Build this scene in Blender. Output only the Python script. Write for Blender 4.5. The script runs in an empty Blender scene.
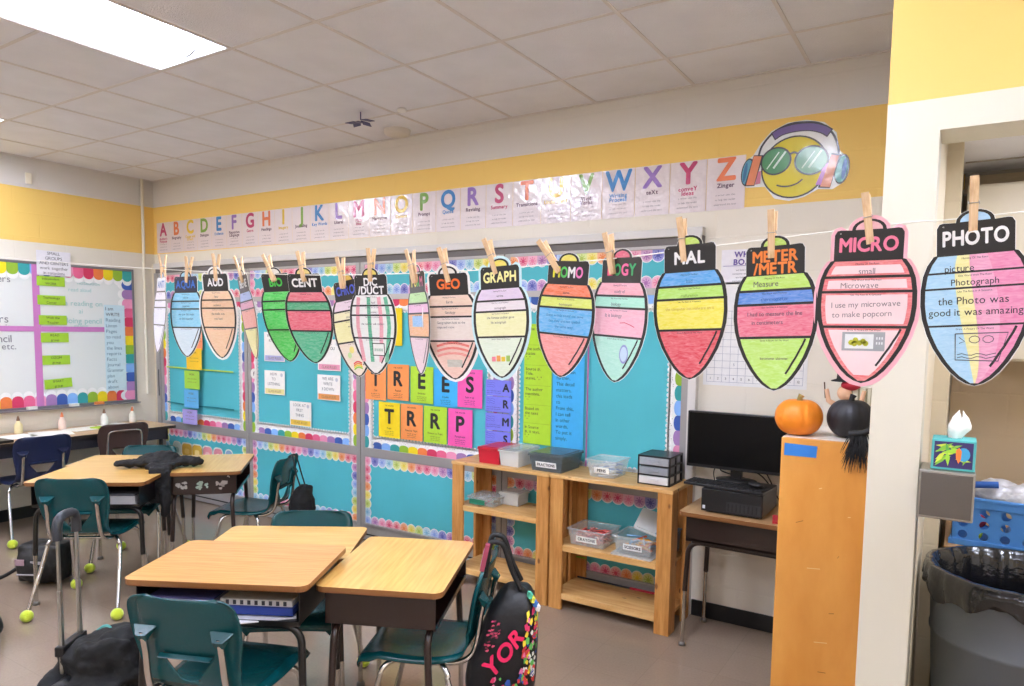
import bpy, bmesh, math, random
from mathutils import Matrix, Vector
random.seed(7)
PI = math.pi
scn = bpy.context.scene
COL = scn.collection
BW = 4.015      # back wall plane y
LWX = -6.72     # left wall plane x
ZC = 3.06       # ceiling

# ---------------------------------------------------------------- materials
def lin(h):
    h = h.lstrip('#')
    c = [int(h[i:i+2], 16)/255 for i in (0, 2, 4)]
    return tuple((x/12.92 if x <= .04045 else ((x+.055)/1.055)**2.4) for x in c) + (1,)
MATS = {}
def mat(name, hexc, rough=.6, metal=0, coat=0, noise=0, nscale=8, bump=0, bscale=40, trans=0, emit=0, alpha=1, spec=.5, sheen=0):
    if name in MATS: return MATS[name]
    m = bpy.data.materials.new(name); m.use_nodes = True
    nt = m.node_tree; b = nt.nodes['Principled BSDF']
    c = lin(hexc)
    b.inputs['Base Color'].default_value = c
    b.inputs['Roughness'].default_value = rough
    b.inputs['Metallic'].default_value = metal
    b.inputs['Coat Weight'].default_value = coat
    b.inputs['Coat Roughness'].default_value = .08
    b.inputs['Specular IOR Level'].default_value = spec
    b.inputs['Transmission Weight'].default_value = trans
    b.inputs['Alpha'].default_value = alpha
    b.inputs['Sheen Weight'].default_value = sheen
    if emit:
        b.inputs['Emission Color'].default_value = c; b.inputs['Emission Strength'].default_value = emit
    tc = nt.nodes.new('ShaderNodeTexCoord')
    if noise:
        n = nt.nodes.new('ShaderNodeTexNoise'); n.inputs['Scale'].default_value = nscale; n.inputs['Detail'].default_value = 5
        nt.links.new(tc.outputs['Object'], n.inputs['Vector'])
        r = nt.nodes.new('ShaderNodeValToRGB')
        r.color_ramp.elements[0].position = .3; r.color_ramp.elements[1].position = .7
        r.color_ramp.elements[0].color = tuple(x*(1-noise) for x in c[:3])+(1,)
        r.color_ramp.elements[1].color = tuple(min(1, x*(1+noise)) for x in c[:3])+(1,)
        nt.links.new(n.outputs['Fac'], r.inputs['Fac']); nt.links.new(r.outputs['Color'], b.inputs['Base Color'])
    if bump:
        n = nt.nodes.new('ShaderNodeTexNoise'); n.inputs['Scale'].default_value = bscale; n.inputs['Detail'].default_value = 3
        nt.links.new(tc.outputs['Object'], n.inputs['Vector'])
        bp = nt.nodes.new('ShaderNodeBump'); bp.inputs['Strength'].default_value = bump; bp.inputs['Distance'].default_value = .01
        nt.links.new(n.outputs['Fac'], bp.inputs['Height']); nt.links.new(bp.outputs['Normal'], b.inputs['Normal'])
        if coat: nt.links.new(bp.outputs['Normal'], b.inputs['Coat Normal'])
    MATS[name] = m
    return m
def wood(name, a, b_, axis=0, rough=.35, stretch=14, knots=False, coat=.2, scale=5, knotcol='#7a4a22'):
    if name in MATS: return MATS[name]
    m = bpy.data.materials.new(name); m.use_nodes = True
    nt = m.node_tree; b = nt.nodes['Principled BSDF']
    tc = nt.nodes.new('ShaderNodeTexCoord'); mp = nt.nodes.new('ShaderNodeMapping')
    s = [stretch]*3; s[axis] = 1
    mp.inputs['Scale'].default_value = s
    nt.links.new(tc.outputs['Object'], mp.inputs['Vector'])
    n = nt.nodes.new('ShaderNodeTexNoise'); n.inputs['Scale'].default_value = scale; n.inputs['Detail'].default_value = 6; n.inputs['Roughness'].default_value = .6
    nt.links.new(mp.outputs['Vector'], n.inputs['Vector'])
    r = nt.nodes.new('ShaderNodeValToRGB'); r.color_ramp.elements[0].position = .35; r.color_ramp.elements[1].position = .68
    r.color_ramp.elements[0].color = lin(a); r.color_ramp.elements[1].color = lin(b_)
    nt.links.new(n.outputs['Fac'], r.inputs['Fac'])
    out = r.outputs['Color']
    if knots:
        v = nt.nodes.new('ShaderNodeTexVoronoi'); v.inputs['Scale'].default_value = 6.5
        mp2 = nt.nodes.new('ShaderNodeMapping'); s2 = [1.6]*3; s2[axis] = .8; mp2.inputs['Scale'].default_value = s2
        nt.links.new(tc.outputs['Object'], mp2.inputs['Vector']); nt.links.new(mp2.outputs['Vector'], v.inputs['Vector'])
        r2 = nt.nodes.new('ShaderNodeValToRGB'); r2.color_ramp.elements[0].position = .06; r2.color_ramp.elements[1].position = .11
        r2.color_ramp.elements[0].color = (1, 1, 1, 1); r2.color_ramp.elements[1].color = (0, 0, 0, 1)
        nt.links.new(v.outputs['Distance'], r2.inputs['Fac'])
        mx = nt.nodes.new('ShaderNodeMixRGB'); mx.inputs['Color2'].default_value = lin(knotcol)
        nt.links.new(r2.outputs['Color'], mx.inputs['Fac']); nt.links.new(out, mx.inputs['Color1']); out = mx.outputs['Color']
    nt.links.new(out, b.inputs['Base Color'])
    b.inputs['Roughness'].default_value = rough; b.inputs['Coat Weight'].default_value = coat; b.inputs['Coat Roughness'].default_value = .15
    MATS[name] = m
    return m
_pal = {}
def P(h, lam=False):                                   # plain printed paper / card colours
    return mat(('laminated_' if lam else 'paper_')+h.lstrip('#'), h, rough=.35 if lam else .75, coat=.3 if lam else 0, noise=.03, nscale=30, bump=.15 if lam else 0, bscale=9)
def crayon(h):                                         # crayon / marker shading on a laminated card
    k = 'crayon_'+h.lstrip('#')
    if k in MATS: return MATS[k]
    m = mat(k, h, rough=.4, coat=.3)
    nt = m.node_tree; b = nt.nodes['Principled BSDF']; c = lin(h)
    tc = nt.nodes.new('ShaderNodeTexCoord'); mp = nt.nodes.new('ShaderNodeMapping')
    mp.inputs['Scale'].default_value = (60, 260, 1); mp.inputs['Rotation'].default_value = (0, 0, .5)
    n = nt.nodes.new('ShaderNodeTexNoise'); n.inputs['Scale'].default_value = 1.0; n.inputs['Detail'].default_value = 4; n.inputs['Distortion'].default_value = 1.2
    r = nt.nodes.new('ShaderNodeValToRGB'); r.color_ramp.elements[0].position = .3; r.color_ramp.elements[1].position = .72
    r.color_ramp.elements[0].color = tuple(x*.93 for x in c[:3])+(1,)
    r.color_ramp.elements[1].color = tuple(x+(1-x)*.22 for x in c[:3])+(1,)
    nt.links.new(tc.outputs['Object'], mp.inputs['Vector']); nt.links.new(mp.outputs['Vector'], n.inputs['Vector'])
    nt.links.new(n.outputs['Fac'], r.inputs['Fac']); nt.links.new(r.outputs['Color'], b.inputs['Base Color'])
    return m

# ---------------------------------------------------------------- glyph cache
GLY = {}
def make_glyphs():
    objs = []
    for c in map(chr, range(33, 127)):
        cu = bpy.data.curves.new('g', 'FONT'); cu.body = c; cu.size = 1; cu.resolution_u = 4
        o = bpy.data.objects.new('g', cu); COL.objects.link(o); objs.append((c, o))
    bpy.context.view_layer.update()
    dg = bpy.context.evaluated_depsgraph_get()
    for c, o in objs:
        me = o.evaluated_get(dg).to_mesh()
        vs = [(v.co.x, v.co.y) for v in me.vertices]; fs = [tuple(p.vertices) for p in me.polygons]
        o.evaluated_get(dg).to_mesh_clear()
        x0 = min((v[0] for v in vs), default=0); x1 = max((v[0] for v in vs), default=.3)
        vs = [(x-x0, y) for x, y in vs]; GLY[c, 0] = (vs, fs, x1-x0)
        V, F = [], []; r = .034
        for k in range(8):                            # heavy weight: the glyph spread in eight directions
            n = len(V); dx, dy = r*math.cos(k*PI/4), r*math.sin(k*PI/4)
            V += [(x+dx+r, y+dy, k*3e-5) for x, y in vs]; F += [tuple(i+n for i in f) for f in fs]
        GLY[c, 1] = (V, F, x1-x0+2*r)
    for c, o in objs:
        cu = o.data; bpy.data.objects.remove(o); bpy.data.curves.remove(cu)
make_glyphs()

# ---------------------------------------------------------------- mesh builder
class MB:
    def __init__(s):
        s.v = []; s.f = []; s.m = []; s.sm = []; s.mats = []; s.M = Matrix.Identity(4)
    def mi(s, m):
        if m not in s.mats: s.mats.append(m)
        return s.mats.index(m)
    def add(s, vs, fs, m, smooth=False):
        o = len(s.v); k = s.mi(m)
        s.v += [tuple(s.M @ Vector(v)) for v in vs]
        for f in fs: s.f.append([o+i for i in f]); s.m.append(k); s.sm.append(smooth)
        return s
    def box(s, c, d, m, rz=0):
        x, y, z = (q/2 for q in d); R = Matrix.Rotation(rz, 3, 'Z')
        vs = [tuple(Vector(c)+R @ Vector((a*x, b*y, e*z))) for a in (-1, 1) for b in (-1, 1) for e in (-1, 1)]
        return s.add(vs, [(0, 1, 3, 2), (4, 6, 7, 5), (0, 4, 5, 1), (2, 3, 7, 6), (0, 2, 6, 4), (1, 5, 7, 3)], m)
    def bx(s, x0, x1, y0, y1, z0, z1, m):
        return s.box(((x0+x1)/2, (y0+y1)/2, (z0+z1)/2), (x1-x0, y1-y0, z1-z0), m)
    def tube(s, pts, r, m, n=10, caps=True, closed=False):
        pts = [Vector(p) for p in pts]; rs = r if isinstance(r, (list, tuple)) else [r]*len(pts)
        N = len(pts); vs = []; up = None
        for i, p in enumerate(pts):
            if closed: t = (pts[(i+1) % N]-pts[i-1]).normalized()
            else: t = (pts[min(i+1, N-1)]-pts[max(i-1, 0)]).normalized()
            if up is None:
                up = Vector((0, 0, 1)) if abs(t.z) < .9 else Vector((1, 0, 0))
            a = t.cross(up).normalized(); up = a.cross(t).normalized()
            for k in range(n):
                w = 2*PI*k/n; vs.append(p+(a*math.cos(w)+up*math.sin(w))*rs[i])
        fs = []
        for i in range(N if closed else N-1):
            j = (i+1) % N
            for k in range(n): fs.append((i*n+k, i*n+(k+1) % n, j*n+(k+1) % n, j*n+k))
        s.add(vs, fs, m, True)
        if caps and not closed:
            s.add(vs[:n], [tuple(range(n))[::-1]], m); s.add(vs[-n:], [tuple(range(n))], m)
        return s
    def lathe(s, prof, m, c=(0, 0, 0), n=24, sx=1, sy=1):
        vs = []; fs = []
        for r, z in prof:
            for k in range(n):
                w = 2*PI*k/n; vs.append((c[0]+r*sx*math.cos(w), c[1]+r*sy*math.sin(w), c[2]+z))
        for i in range(len(prof)-1):
            for k in range(n): fs.append((i*n+k, i*n+(k+1) % n, (i+1)*n+(k+1) % n, (i+1)*n+k))
        s.add(vs, fs, m, True)
        if prof[0][0] > 1e-6: s.add(vs[:n], [tuple(range(n))[::-1]], m)
        if prof[-1][0] > 1e-6: s.add(vs[-n:], [tuple(range(n))], m)
        return s
    def sphere(s, c, r, m, n=16, sc=(1, 1, 1)):
        prof = [(max(1e-5, math.sin(PI*i/n)), -math.cos(PI*i/n)) for i in range(n+1)]
        vs = []; fs = []; N = n*2 if n < 12 else n+8
        for q, z in prof:
            for k in range(N):
                w = 2*PI*k/N; vs.append((c[0]+q*math.cos(w)*r*sc[0], c[1]+q*math.sin(w)*r*sc[1], c[2]+z*r*sc[2]))
        for i in range(n):
            for k in range(N): fs.append((i*N+k, i*N+(k+1) % N, (i+1)*N+(k+1) % N, (i+1)*N+k))
        return s.add(vs, fs, m, True)
    # flat drawing in the local XY plane, w = height above it
    def poly(s, pts, w, m):
        return s.add([(x, y, w) for x, y in pts], [tuple(range(len(pts)))], m)
    def rect(s, x0, y0, x1, y1, w, m): return s.poly([(x0, y0), (x1, y0), (x1, y1), (x0, y1)], w, m)
    def disc(s, x, y, r, w, m, n=14, sy=1, a0=0, a1=2*PI):
        full = a1-a0 > 6.28
        return s.poly([(x+r*math.cos(a0+(a1-a0)*i/(n if full else n-1)), y+r*sy*math.sin(a0+(a1-a0)*i/(n if full else n-1))) for i in range(n)], w, m)
    def slab(s, pts, w0, w1, m, mside=None):
        n = len(pts)
        s.add([(x, y, w1) for x, y in pts], [tuple(range(n))], m)
        s.add([(x, y, w0) for x, y in pts], [tuple(range(n))[::-1]], mside or m)
        s.add([(x, y, w0) for x, y in pts]+[(x, y, w1) for x, y in pts], [(i, (i+1) % n, n+(i+1) % n, n+i) for i in range(n)], mside or m)
        return s
    def line(s, pts, t, w, m):                        # flat stroke of width t
        pts = [Vector(p) for p in pts]; L = []; R = []
        for i, p in enumerate(pts):
            d = (pts[min(i+1, len(pts)-1)]-pts[max(i-1, 0)]); d = d.normalized() if d.length > 1e-9 else Vector((1, 0))
            n = Vector((-d.y, d.x))*t/2; L.append(p+n); R.append(p-n)
        N = len(pts)
        return s.add([(q.x, q.y, w) for q in L+R], [(i, N+i, N+i+1, i+1) for i in range(N-1)], m)
    def text(s, t, x, y, h, w, m, bold=0, maxw=None, align=0, rot=0, sq=1):
        # h = capital height; x,y = centre (align 0) or left (align -1) at the baseline centre line
        k = h/.69; adv = []; X = 0
        for c in t:
            if c == ' ': adv.append(None); X += .30; continue
            adv.append(X); X += GLY[c, bold][2]+(.075 if not bold else .05)
        X -= .06; kx = k*sq
        if maxw and X*kx > maxw: kx = maxw/X
        ox = -X*kx/2 if align == 0 else 0
        cr, sr = math.cos(rot), math.sin(rot)
        for c, a in zip(t, adv):
            if a is None: continue
            vs, fs, _ = GLY[c, bold]
            q = [((p_[0]+a)*kx+ox, p_[1]*k-h/2, p_[2] if len(p_) > 2 else 0) for p_ in vs]
            s.add([(x+u*cr-v*sr, y+u*sr+v*cr, w+e_) for u, v, e_ in q], fs, m)
        return s
    def build(s, name, parent=None, loc=None, rot=None, mw=None, bevel=0, subsurf=0, seg=2):
        me = bpy.data.meshes.new(name); me.from_pydata(s.v, [], s.f)
        for m in s.mats: me.materials.append(m)
        me.polygons.foreach_set('material_index', s.m); me.polygons.foreach_set('use_smooth', s.sm); me.update()
        o = bpy.data.objects.new(name, me); COL.objects.link(o)
        if mw is not None: o.matrix_world = mw
        if loc: o.location = loc
        if rot: o.rotation_euler = rot
        if parent: o.parent = parent
        if bevel:
            bv = o.modifiers.new('bevel', 'BEVEL'); bv.width = bevel; bv.segments = seg; bv.limit_method = 'ANGLE'; bv.angle_limit = .6
        if subsurf:
            sb = o.modifiers.new('sub', 'SUBSURF'); sb.levels = sb.render_levels = subsurf
        return o

def tag(o, label=None, cat=None, group=None, kind=None):
    if label: o['label'] = label
    if cat: o['category'] = cat
    if group: o['group'] = group
    if kind: o['kind'] = kind
    return o
def empty(name, loc=(0, 0, 0), rz=0, rot=None):
    o = bpy.data.objects.new(name, None); COL.objects.link(o); o.location = loc; o.rotation_euler = rot or (0, 0, rz); o.empty_display_size = .1
    return o
def copy_tree(o, parent=None):
    c = o.copy(); COL.objects.link(c)
    if parent: c.parent = parent
    for k in list(o.children): copy_tree(k, c)
    return c
def box(x0, x1, y0, y1, z0, z1, m): return MB().bx(x0, x1, y0, y1, z0, z1, m)
def arc(cx, cy, r, a0, a1, n, ry=None): return [(cx+r*math.cos(a0+(a1-a0)*i/n), cy+(ry or r)*math.sin(a0+(a1-a0)*i/n)) for i in range(n+1)]
def bez(p, n=10):                                     # Catmull-Rom through points
    p = [Vector(q) for q in p]; q = [p[0]*2-p[1]]+p+[p[-1]*2-p[-2]]; out = []
    for i in range(1, len(q)-2):
        for k in range(n):
            t = k/n; a, b, c, d = q[i-1:i+3]
            out.append(.5*((2*b)+(c-a)*t+(2*a-5*b+4*c-d)*t*t+(3*b-a-3*c+d)*t**3))
    out.append(p[-1]); return out
ONBACK = (PI/2, 0, 0)          # local x right, y up, z out of the back wall (towards -y)
ONLEFT = (PI/2, 0, PI/2)       # drawn on the left wall, z out towards +x
WHITE = lambda: P('#f2f0ea')
BLK = '#232326'
def rrect(w, d, r, n=4):
    out = []
    for sx_, sy_, a in ((1, -1, -PI/2), (1, 1, 0), (-1, 1, PI/2), (-1, -1, PI)):
        for k in range(n+1): out.append((sx_*(w/2-r)+r*math.cos(a+PI/2*k/n), sy_*(d/2-r)+r*math.sin(a+PI/2*k/n)))
    return out
# ================================================================ ROOM
def wallmat(name, hexc, axis, rough=.55, bump=.25):
    if name in MATS: return MATS[name]
    m = mat(name, hexc, rough=rough, spec=.4)
    nt = m.node_tree; b = nt.nodes['Principled BSDF']
    tc = nt.nodes.new('ShaderNodeTexCoord'); sp = nt.nodes.new('ShaderNodeSeparateXYZ'); cb = nt.nodes.new('ShaderNodeCombineXYZ')
    nt.links.new(tc.outputs['Object'], sp.inputs[0])
    nt.links.new(sp.outputs['X' if axis == 'x' else 'Y'], cb.inputs['X']); nt.links.new(sp.outputs['Z'], cb.inputs['Y'])
    br = nt.nodes.new('ShaderNodeTexBrick'); br.inputs['Scale'].default_value = 1; br.inputs['Brick Width'].default_value = .4; br.inputs['Row Height'].default_value = .2
    br.inputs['Mortar Size'].default_value = .006; br.inputs['Mortar Smooth'].default_value = .6
    br.inputs['Color1'].default_value = br.inputs['Color2'].default_value = (1, 1, 1, 1); br.inputs['Mortar'].default_value = (0, 0, 0, 1)
    nt.links.new(cb.outputs[0], br.inputs['Vector'])
    bp = nt.nodes.new('ShaderNodeBump'); bp.inputs['Strength'].default_value = bump; bp.inputs['Distance'].default_value = .004
    nt.links.new(br.outputs['Color'], bp.inputs['Height']); nt.links.new(bp.outputs['Normal'], b.inputs['Normal'])
    return m
CREAM, YEL, BEI = '#ece5d6', '#f6cf72', '#dcd8d3'
def wall_bands(name, axis, fixed, a, b, zs, outward):
    mb = MB(); t = .12
    for z0, z1, c in zs:
        m = wallmat('painted_block_%s_%s' % (c[1:], axis), c, axis)
        lo, hi = (fixed, fixed+t) if outward > 0 else (fixed-t, fixed)
        if axis == 'x': mb.bx(a, b, lo, hi, z0, z1, m)
        else: mb.bx(lo, hi, a, b, z0, z1, m)
    return tag(mb.build(name), kind='structure')
Z3 = [(0, 2.358, CREAM), (2.358, 2.808, YEL), (2.808, ZC+.02, BEI)]
wall_bands('wall_back', 'x', BW, LWX-.12, 2.2, Z3, 1)
wall_bands('wall_left', 'y', LWX, -3.2, BW, Z3, -1)
wall_bands('wall_right', 'y', 2.2, -3.2, BW, [(0, 2.358, CREAM), (2.358, ZC+.02, YEL)], 1)
wall_bands('wall_front', 'x', -3.2, LWX-.12, 2.32, Z3, -1)

# floor: polished vinyl composition tile
fm = bpy.data.materials.new('polished_floor_tile'); fm.use_nodes = True
nt = fm.node_tree; b = nt.nodes['Principled BSDF']
tc = nt.nodes.new('ShaderNodeTexCoord')
n1 = nt.nodes.new('ShaderNodeTexNoise'); n1.inputs['Scale'].default_value = 90; n1.inputs['Detail'].default_value = 4
n2 = nt.nodes.new('ShaderNodeTexNoise'); n2.inputs['Scale'].default_value = 2.2
br = nt.nodes.new('ShaderNodeTexBrick'); br.offset = 0; br.inputs['Scale'].default_value = 1; br.inputs['Brick Width'].default_value = .305; br.inputs['Row Height'].default_value = .305
br.inputs['Mortar Size'].default_value = .0015; br.inputs['Color1'].default_value = lin('#978573'); br.inputs['Color2'].default_value = lin('#948270'); br.inputs['Mortar'].default_value = lin('#8d7c6b')
for n in (n1, n2, br): nt.links.new(tc.outputs['Object'], n.inputs['Vector'])
mx = nt.nodes.new('ShaderNodeMixRGB'); mx.blend_type = 'OVERLAY'; mx.inputs['Fac'].default_value = .12
nt.links.new(br.outputs['Color'], mx.inputs['Color1']); nt.links.new(n1.outputs['Fac'], mx.inputs['Color2']); nt.links.new(mx.outputs['Color'], b.inputs['Base Color'])
mr = nt.nodes.new('ShaderNodeMapRange'); mr.inputs['To Min'].default_value = .07; mr.inputs['To Max'].default_value = .16
nt.links.new(n2.outputs['Fac'], mr.inputs['Value']); nt.links.new(mr.outputs['Result'], b.inputs['Roughness'])
tag(box(LWX-.12, 2.32, -3.32, BW+.12, -.1, 0, fm).build('floor'), kind='structure')

# ceiling of 0.61 m tiles with openings for the troffers
GX, GY = -3.185, 3.558
FIX = [(gx, gy) for gx in (-6.235, -3.795, -1.355, 1.085) for gy in (1.118, -1.322)]
ctile = mat('acoustic_tile', '#e8e8ef', rough=.9, noise=.035, nscale=5, bump=.35, bscale=160)
cm = MB()
xs = [LWX-.12]+[GX+.61*k for k in range(-5, 9)]+[2.32]; ys = [-3.32]+[GY-.61*k for k in range(11, -1, -1)]+[BW+.12]
for i in range(len(xs)-1):
    for j in range(len(ys)-1):
        cx, cy = (xs[i]+xs[i+1])/2, (ys[j]+ys[j+1])/2
        if any(fx-.01 < cx < fx+.62 and fy < cy < fy+1.24 for fx, fy in FIX): continue
        cm.add([(xs[i], ys[j], ZC), (xs[i], ys[j+1], ZC), (xs[i+1], ys[j+1], ZC), (xs[i+1], ys[j], ZC)], [(0, 1, 2, 3)], ctile)
tag(cm.build('ceiling'), kind='structure')
tb = MB(); tbm = mat('ceiling_tee_bar', '#dcd6d5', rough=.6)
for x in xs[1:-1]: tb.bx(x-.009, x+.009, -3.2, BW, ZC-.004, ZC+.001, tbm)
for y in ys[1:-1]:
    for xa, xb in zip(xs, xs[1:]):
        if any(fx-.01 < (xa+xb)/2 < fx+.62 and fy+.05 < y < fy+1.17 for fx, fy in FIX): continue
        tb.bx(xa, xb, y-.009, y+.009, ZC-.0035, ZC+.0005, tbm)
tb.bx(LWX, 2.2, BW-.02, BW, ZC-.006, ZC, tbm); tb.bx(LWX, LWX+.02, -3.2, BW, ZC-.006, ZC, tbm)
tag(tb.build('trim_1'), kind='structure')

# recessed troffers with a lit centre basket
def troffer():
    t = empty('ceiling_light'); wm = mat('light_reflector_white', '#f1f2f8', rough=.35); lm = mat('lamp_glow', '#e9efff', emit=LAMP)
    h = MB(); W, L = .61, 1.22
    prof = [(0, 0), (.02, 0), (.035, .03), (.1, .085), (.2, .105), (.3, .11)]
    prof += [(W-x, z) for x, z in prof[::-1]]
    for (xa, za), (xb, zb) in zip(prof, prof[1:]):
        h.add([(xa, 0, za), (xb, 0, zb), (xb, L, zb), (xa, L, za)], [(0, 1, 2, 3)], wm, True)
    for y in (0, L): h.add([(x, y, z) for x, z in prof], [tuple(range(len(prof)))], wm)
    h.bx(0, W, 0, .02, -.002, .01, wm); h.bx(0, W, L-.02, L, -.002, .01, wm); h.bx(0, W, 0, L, .112, .118, wm)
    h.build('housing', t)
    d = MB(); n = 14
    pr = [(W/2+.1*math.cos(PI+PI*k/n), .06+.055*math.sin(PI+PI*k/n)) for k in range(n+1)]
    for (xa, za), (xb, zb) in zip(pr, pr[1:]): d.add([(xa, .06, za), (xb, .06, zb), (xb, L-.06, zb), (xa, L-.06, za)], [(0, 3, 2, 1)], lm, True)
    d.build('lamp_diffuser', t)
    e = MB()
    for y in (.045, L-.06): e.slab([(W/2+.105*math.cos(PI+PI*k/n), .06+.06*math.sin(PI+PI*k/n)) for k in range(n+1)], 0, .015, mat('basket_cap', '#d9dbe2', rough=.4)); 
    e = MB()
    for y in (.045, L-.06):
        q = [(W/2+.105*math.cos(PI+PI*k/n), .06+.06*math.sin(PI+PI*k/n)) for k in range(n+1)]
        cmx = mat('basket_cap', '#d9dbe2', rough=.4); N = len(q)
        for yy in (y, y+.015): e.add([(x, yy, z) for x, z in q], [tuple(range(N))], cmx)
        e.add([(x, yy, z) for yy in (y, y+.015) for x, z in q], [(i, i+1, N+i+1, N+i) for i in range(N-1)], cmx)
    e.build('end_cap', t)
    return t
LAMP = 21
t0 = troffer()
names = {(-3.795, 1.118): 'large recessed fluorescent ceiling light, the one above the student desks',
         (-6.235, 1.118): 'recessed ceiling light at the far left edge, close to the whiteboard wall'}
for i, (fx, fy) in enumerate(FIX):
    o = t0 if i == 0 else copy_tree(t0)
    o.location = (fx, fy, ZC-.001)
    row = 'front' if fy < 0 else 'rear'
    tag(o, names.get((fx, fy), 'recessed ceiling light in the %s row, %s from the left wall' % ('row behind the camera' if fy < 0 else 'row toward the closets', {-6.235: 'first', -3.795: 'second', -1.355: 'third', 1.085: 'fourth'}[fx])), 'ceiling light', 'recessed ceiling lights')

# smoke detector and blue paper decoration on the ceiling
sd = MB().lathe([(.0001, 0), (.07, .002), (.09, .012), (.095, .04)], mat('plastic_offwhite', '#d8d2ca', rough=.5))
o = sd.build('smoke_detector', loc=(-3.44, 3.86, ZC-.04)); tag(o, 'round off-white smoke detector on the ceiling near the closet wall', 'smoke detector')
pd = MB(); pdm = mat('dark_blue_foil', '#2b2f6b', rough=.4)
for k in range(5):
    a = 2*PI*k/5+.3; pts = [(0, 0), (.06*math.cos(a-.5), .06*math.sin(a-.5)), (.10*math.cos(a), .10*math.sin(a)), (.06*math.cos(a+.5), .06*math.sin(a+.5))]
    pd.M = Matrix.Translation((0, 0, -.006*k)) @ Matrix.Rotation(.15, 4, Vector((math.cos(a+PI/2), math.sin(a+PI/2), 0)))
    pd.slab(pts, 0, .004, pdm)
pd.M = Matrix.Identity(4); pd.tube([(0, 0, 0), (0, 0, .05)], .004, pdm, 6)
o = pd.build('paper_star', loc=(-3.36, 3.42, ZC-.052)); tag(o, 'small dark blue paper star hanging under the ceiling tiles', 'decoration')
o = MB().sphere((0, 0, 0), .03, mat('plastic_white', '#eeeeee', rough=.4), 10, (1, 1, .5)).build('sprinkler_cap', loc=(-3.08, 3.5, ZC-.012)); tag(o, 'tiny round white cap on the ceiling beside the blue star', 'ceiling cap')

# partition in front of the nook
wp = MB(); pc = mat('partition_cream_gloss', '#d3cdbb', rough=.4, coat=.1); py_ = mat('partition_yellow_gloss', '#e4bb69', rough=.4, coat=.1)
Y0, Y1 = 2.475, 2.66
wp.bx(-.23, -.089, Y0, Y1, 0, 2.362, pc); wp.bx(-.089, .95, Y0, Y1, 2.27, 2.362, pc); wp.bx(.95, 2.2, Y0, Y1, 0, 2.362, pc)
wp.bx(-.23, 2.2, Y0, Y1, 2.362, ZC+.02, py_)
tag(wp.build('wall_partition'), kind='structure')
wn = wallmat('nook_block', '#dccfb4', 'y')
tag(MB().bx(-.23, -.0895, Y1, BW, 0, ZC+.02, wn).bx(-.0895, -.035, 3.36, BW, 0, 2.43, wn).build('wall_nook_left'), kind='structure')
tag(box(1.2, 1.4, Y1, BW, 0, ZC, wn).build('wall_nook_right'), kind='structure')
nc = MB().bx(-.0895, 1.2, Y1, BW, 2.43, 2.46, ctile)
for y in (2.85, 3.3, 3.75): nc.bx(-.03, 1.2, y-.008, y+.008, 2.426, 2.431, mat('tee_dark', '#a59c92', rough=.6))
tag(nc.build('ceiling_nook'), kind='structure')
nb = MB().bx(-.03, 1.2, BW-.012, BW, 0, 2.43, wallmat('nook_block_x', '#c9b596', 'x')); nb.bx(-.03, 1.2, BW-.02, BW-.01, 2.415, 2.43, mat('tee_dark', '#a59c92')); nb.bx(-.03, 1.2, BW-.016, BW-.01, 2.325, 2.335, mat('tee_dark', '#a59c92'))
tag(nb.build('wall_nook_back'), kind='structure')
tag(box(-.0905, -.087, Y0+.03, Y1-.03, 0, 1.08, mat('corner_guard_steel', '#a8a294', rough=.4, metal=.6)).build('trim_2'), kind='structure')

blkb = mat('vinyl_base_black', '#17171b', rough=.35)
tag(box(-1.265, -.6, BW-.01, BW+.001, 0, .095, blkb).build('baseboard_back', bevel=.003), kind='structure')
tag(box(LWX-.001, LWX+.01, -3.2, BW, 0, .1, blkb).build('baseboard_left', bevel=.003), kind='structure')
# conduit on the left wall
pp = mat('conduit_paint', '#e9e2cf', rough=.45)
tag(MB().tube([(LWX+.018, 3.896, 1.0), (LWX+.018, 3.896, ZC)], .014, pp, 10).build('trim_3'), kind='structure')
tag(box(LWX-.001, LWX+.02, 2.9, 2.945, 2.84, 2.93, pp).build('trim_4', bevel=.003), kind='structure')

# ================================================================ CLOSET WALL
metal = mat('closet_frame_grey', '#a9a6a4', rough=.4, metal=.25)
metal2 = mat('closet_rail_grey', '#b9b5b2', rough=.45, metal=.15)
teal = mat('teal_bulletin_paper', '#52bcc8', rough=.7, noise=.04, nscale=3)
hd = MB().bx(-6.655, -1.262, BW-.055, BW+.001, 2.215, 2.262, mat('header_white_metal', '#d9d6d2', rough=.4)).bx(-6.655, -1.262, BW-.035, BW+.001, 2.17, 2.215, mat('header_track_dark', '#6f6a68', rough=.5))
tag(hd.build('trim_5', bevel=.002), kind='structure')
jm = mat('closet_jamb_cream', '#ddd3bd', rough=.5)
tag(MB().bx(-6.655, -6.6, BW-.05, BW+.001, 0, 2.17, metal).bx(LWX, -6.655, BW-.03, BW+.001, 0, 2.26, jm).build('trim_6'), kind='structure')
tag(box(-1.318, -1.27, BW-.05, BW+.001, 0, 2.215, mat('closet_jamb_white', '#dcd9d4', rough=.45)).build('trim_7', bevel=.002), kind='structure')

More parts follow.
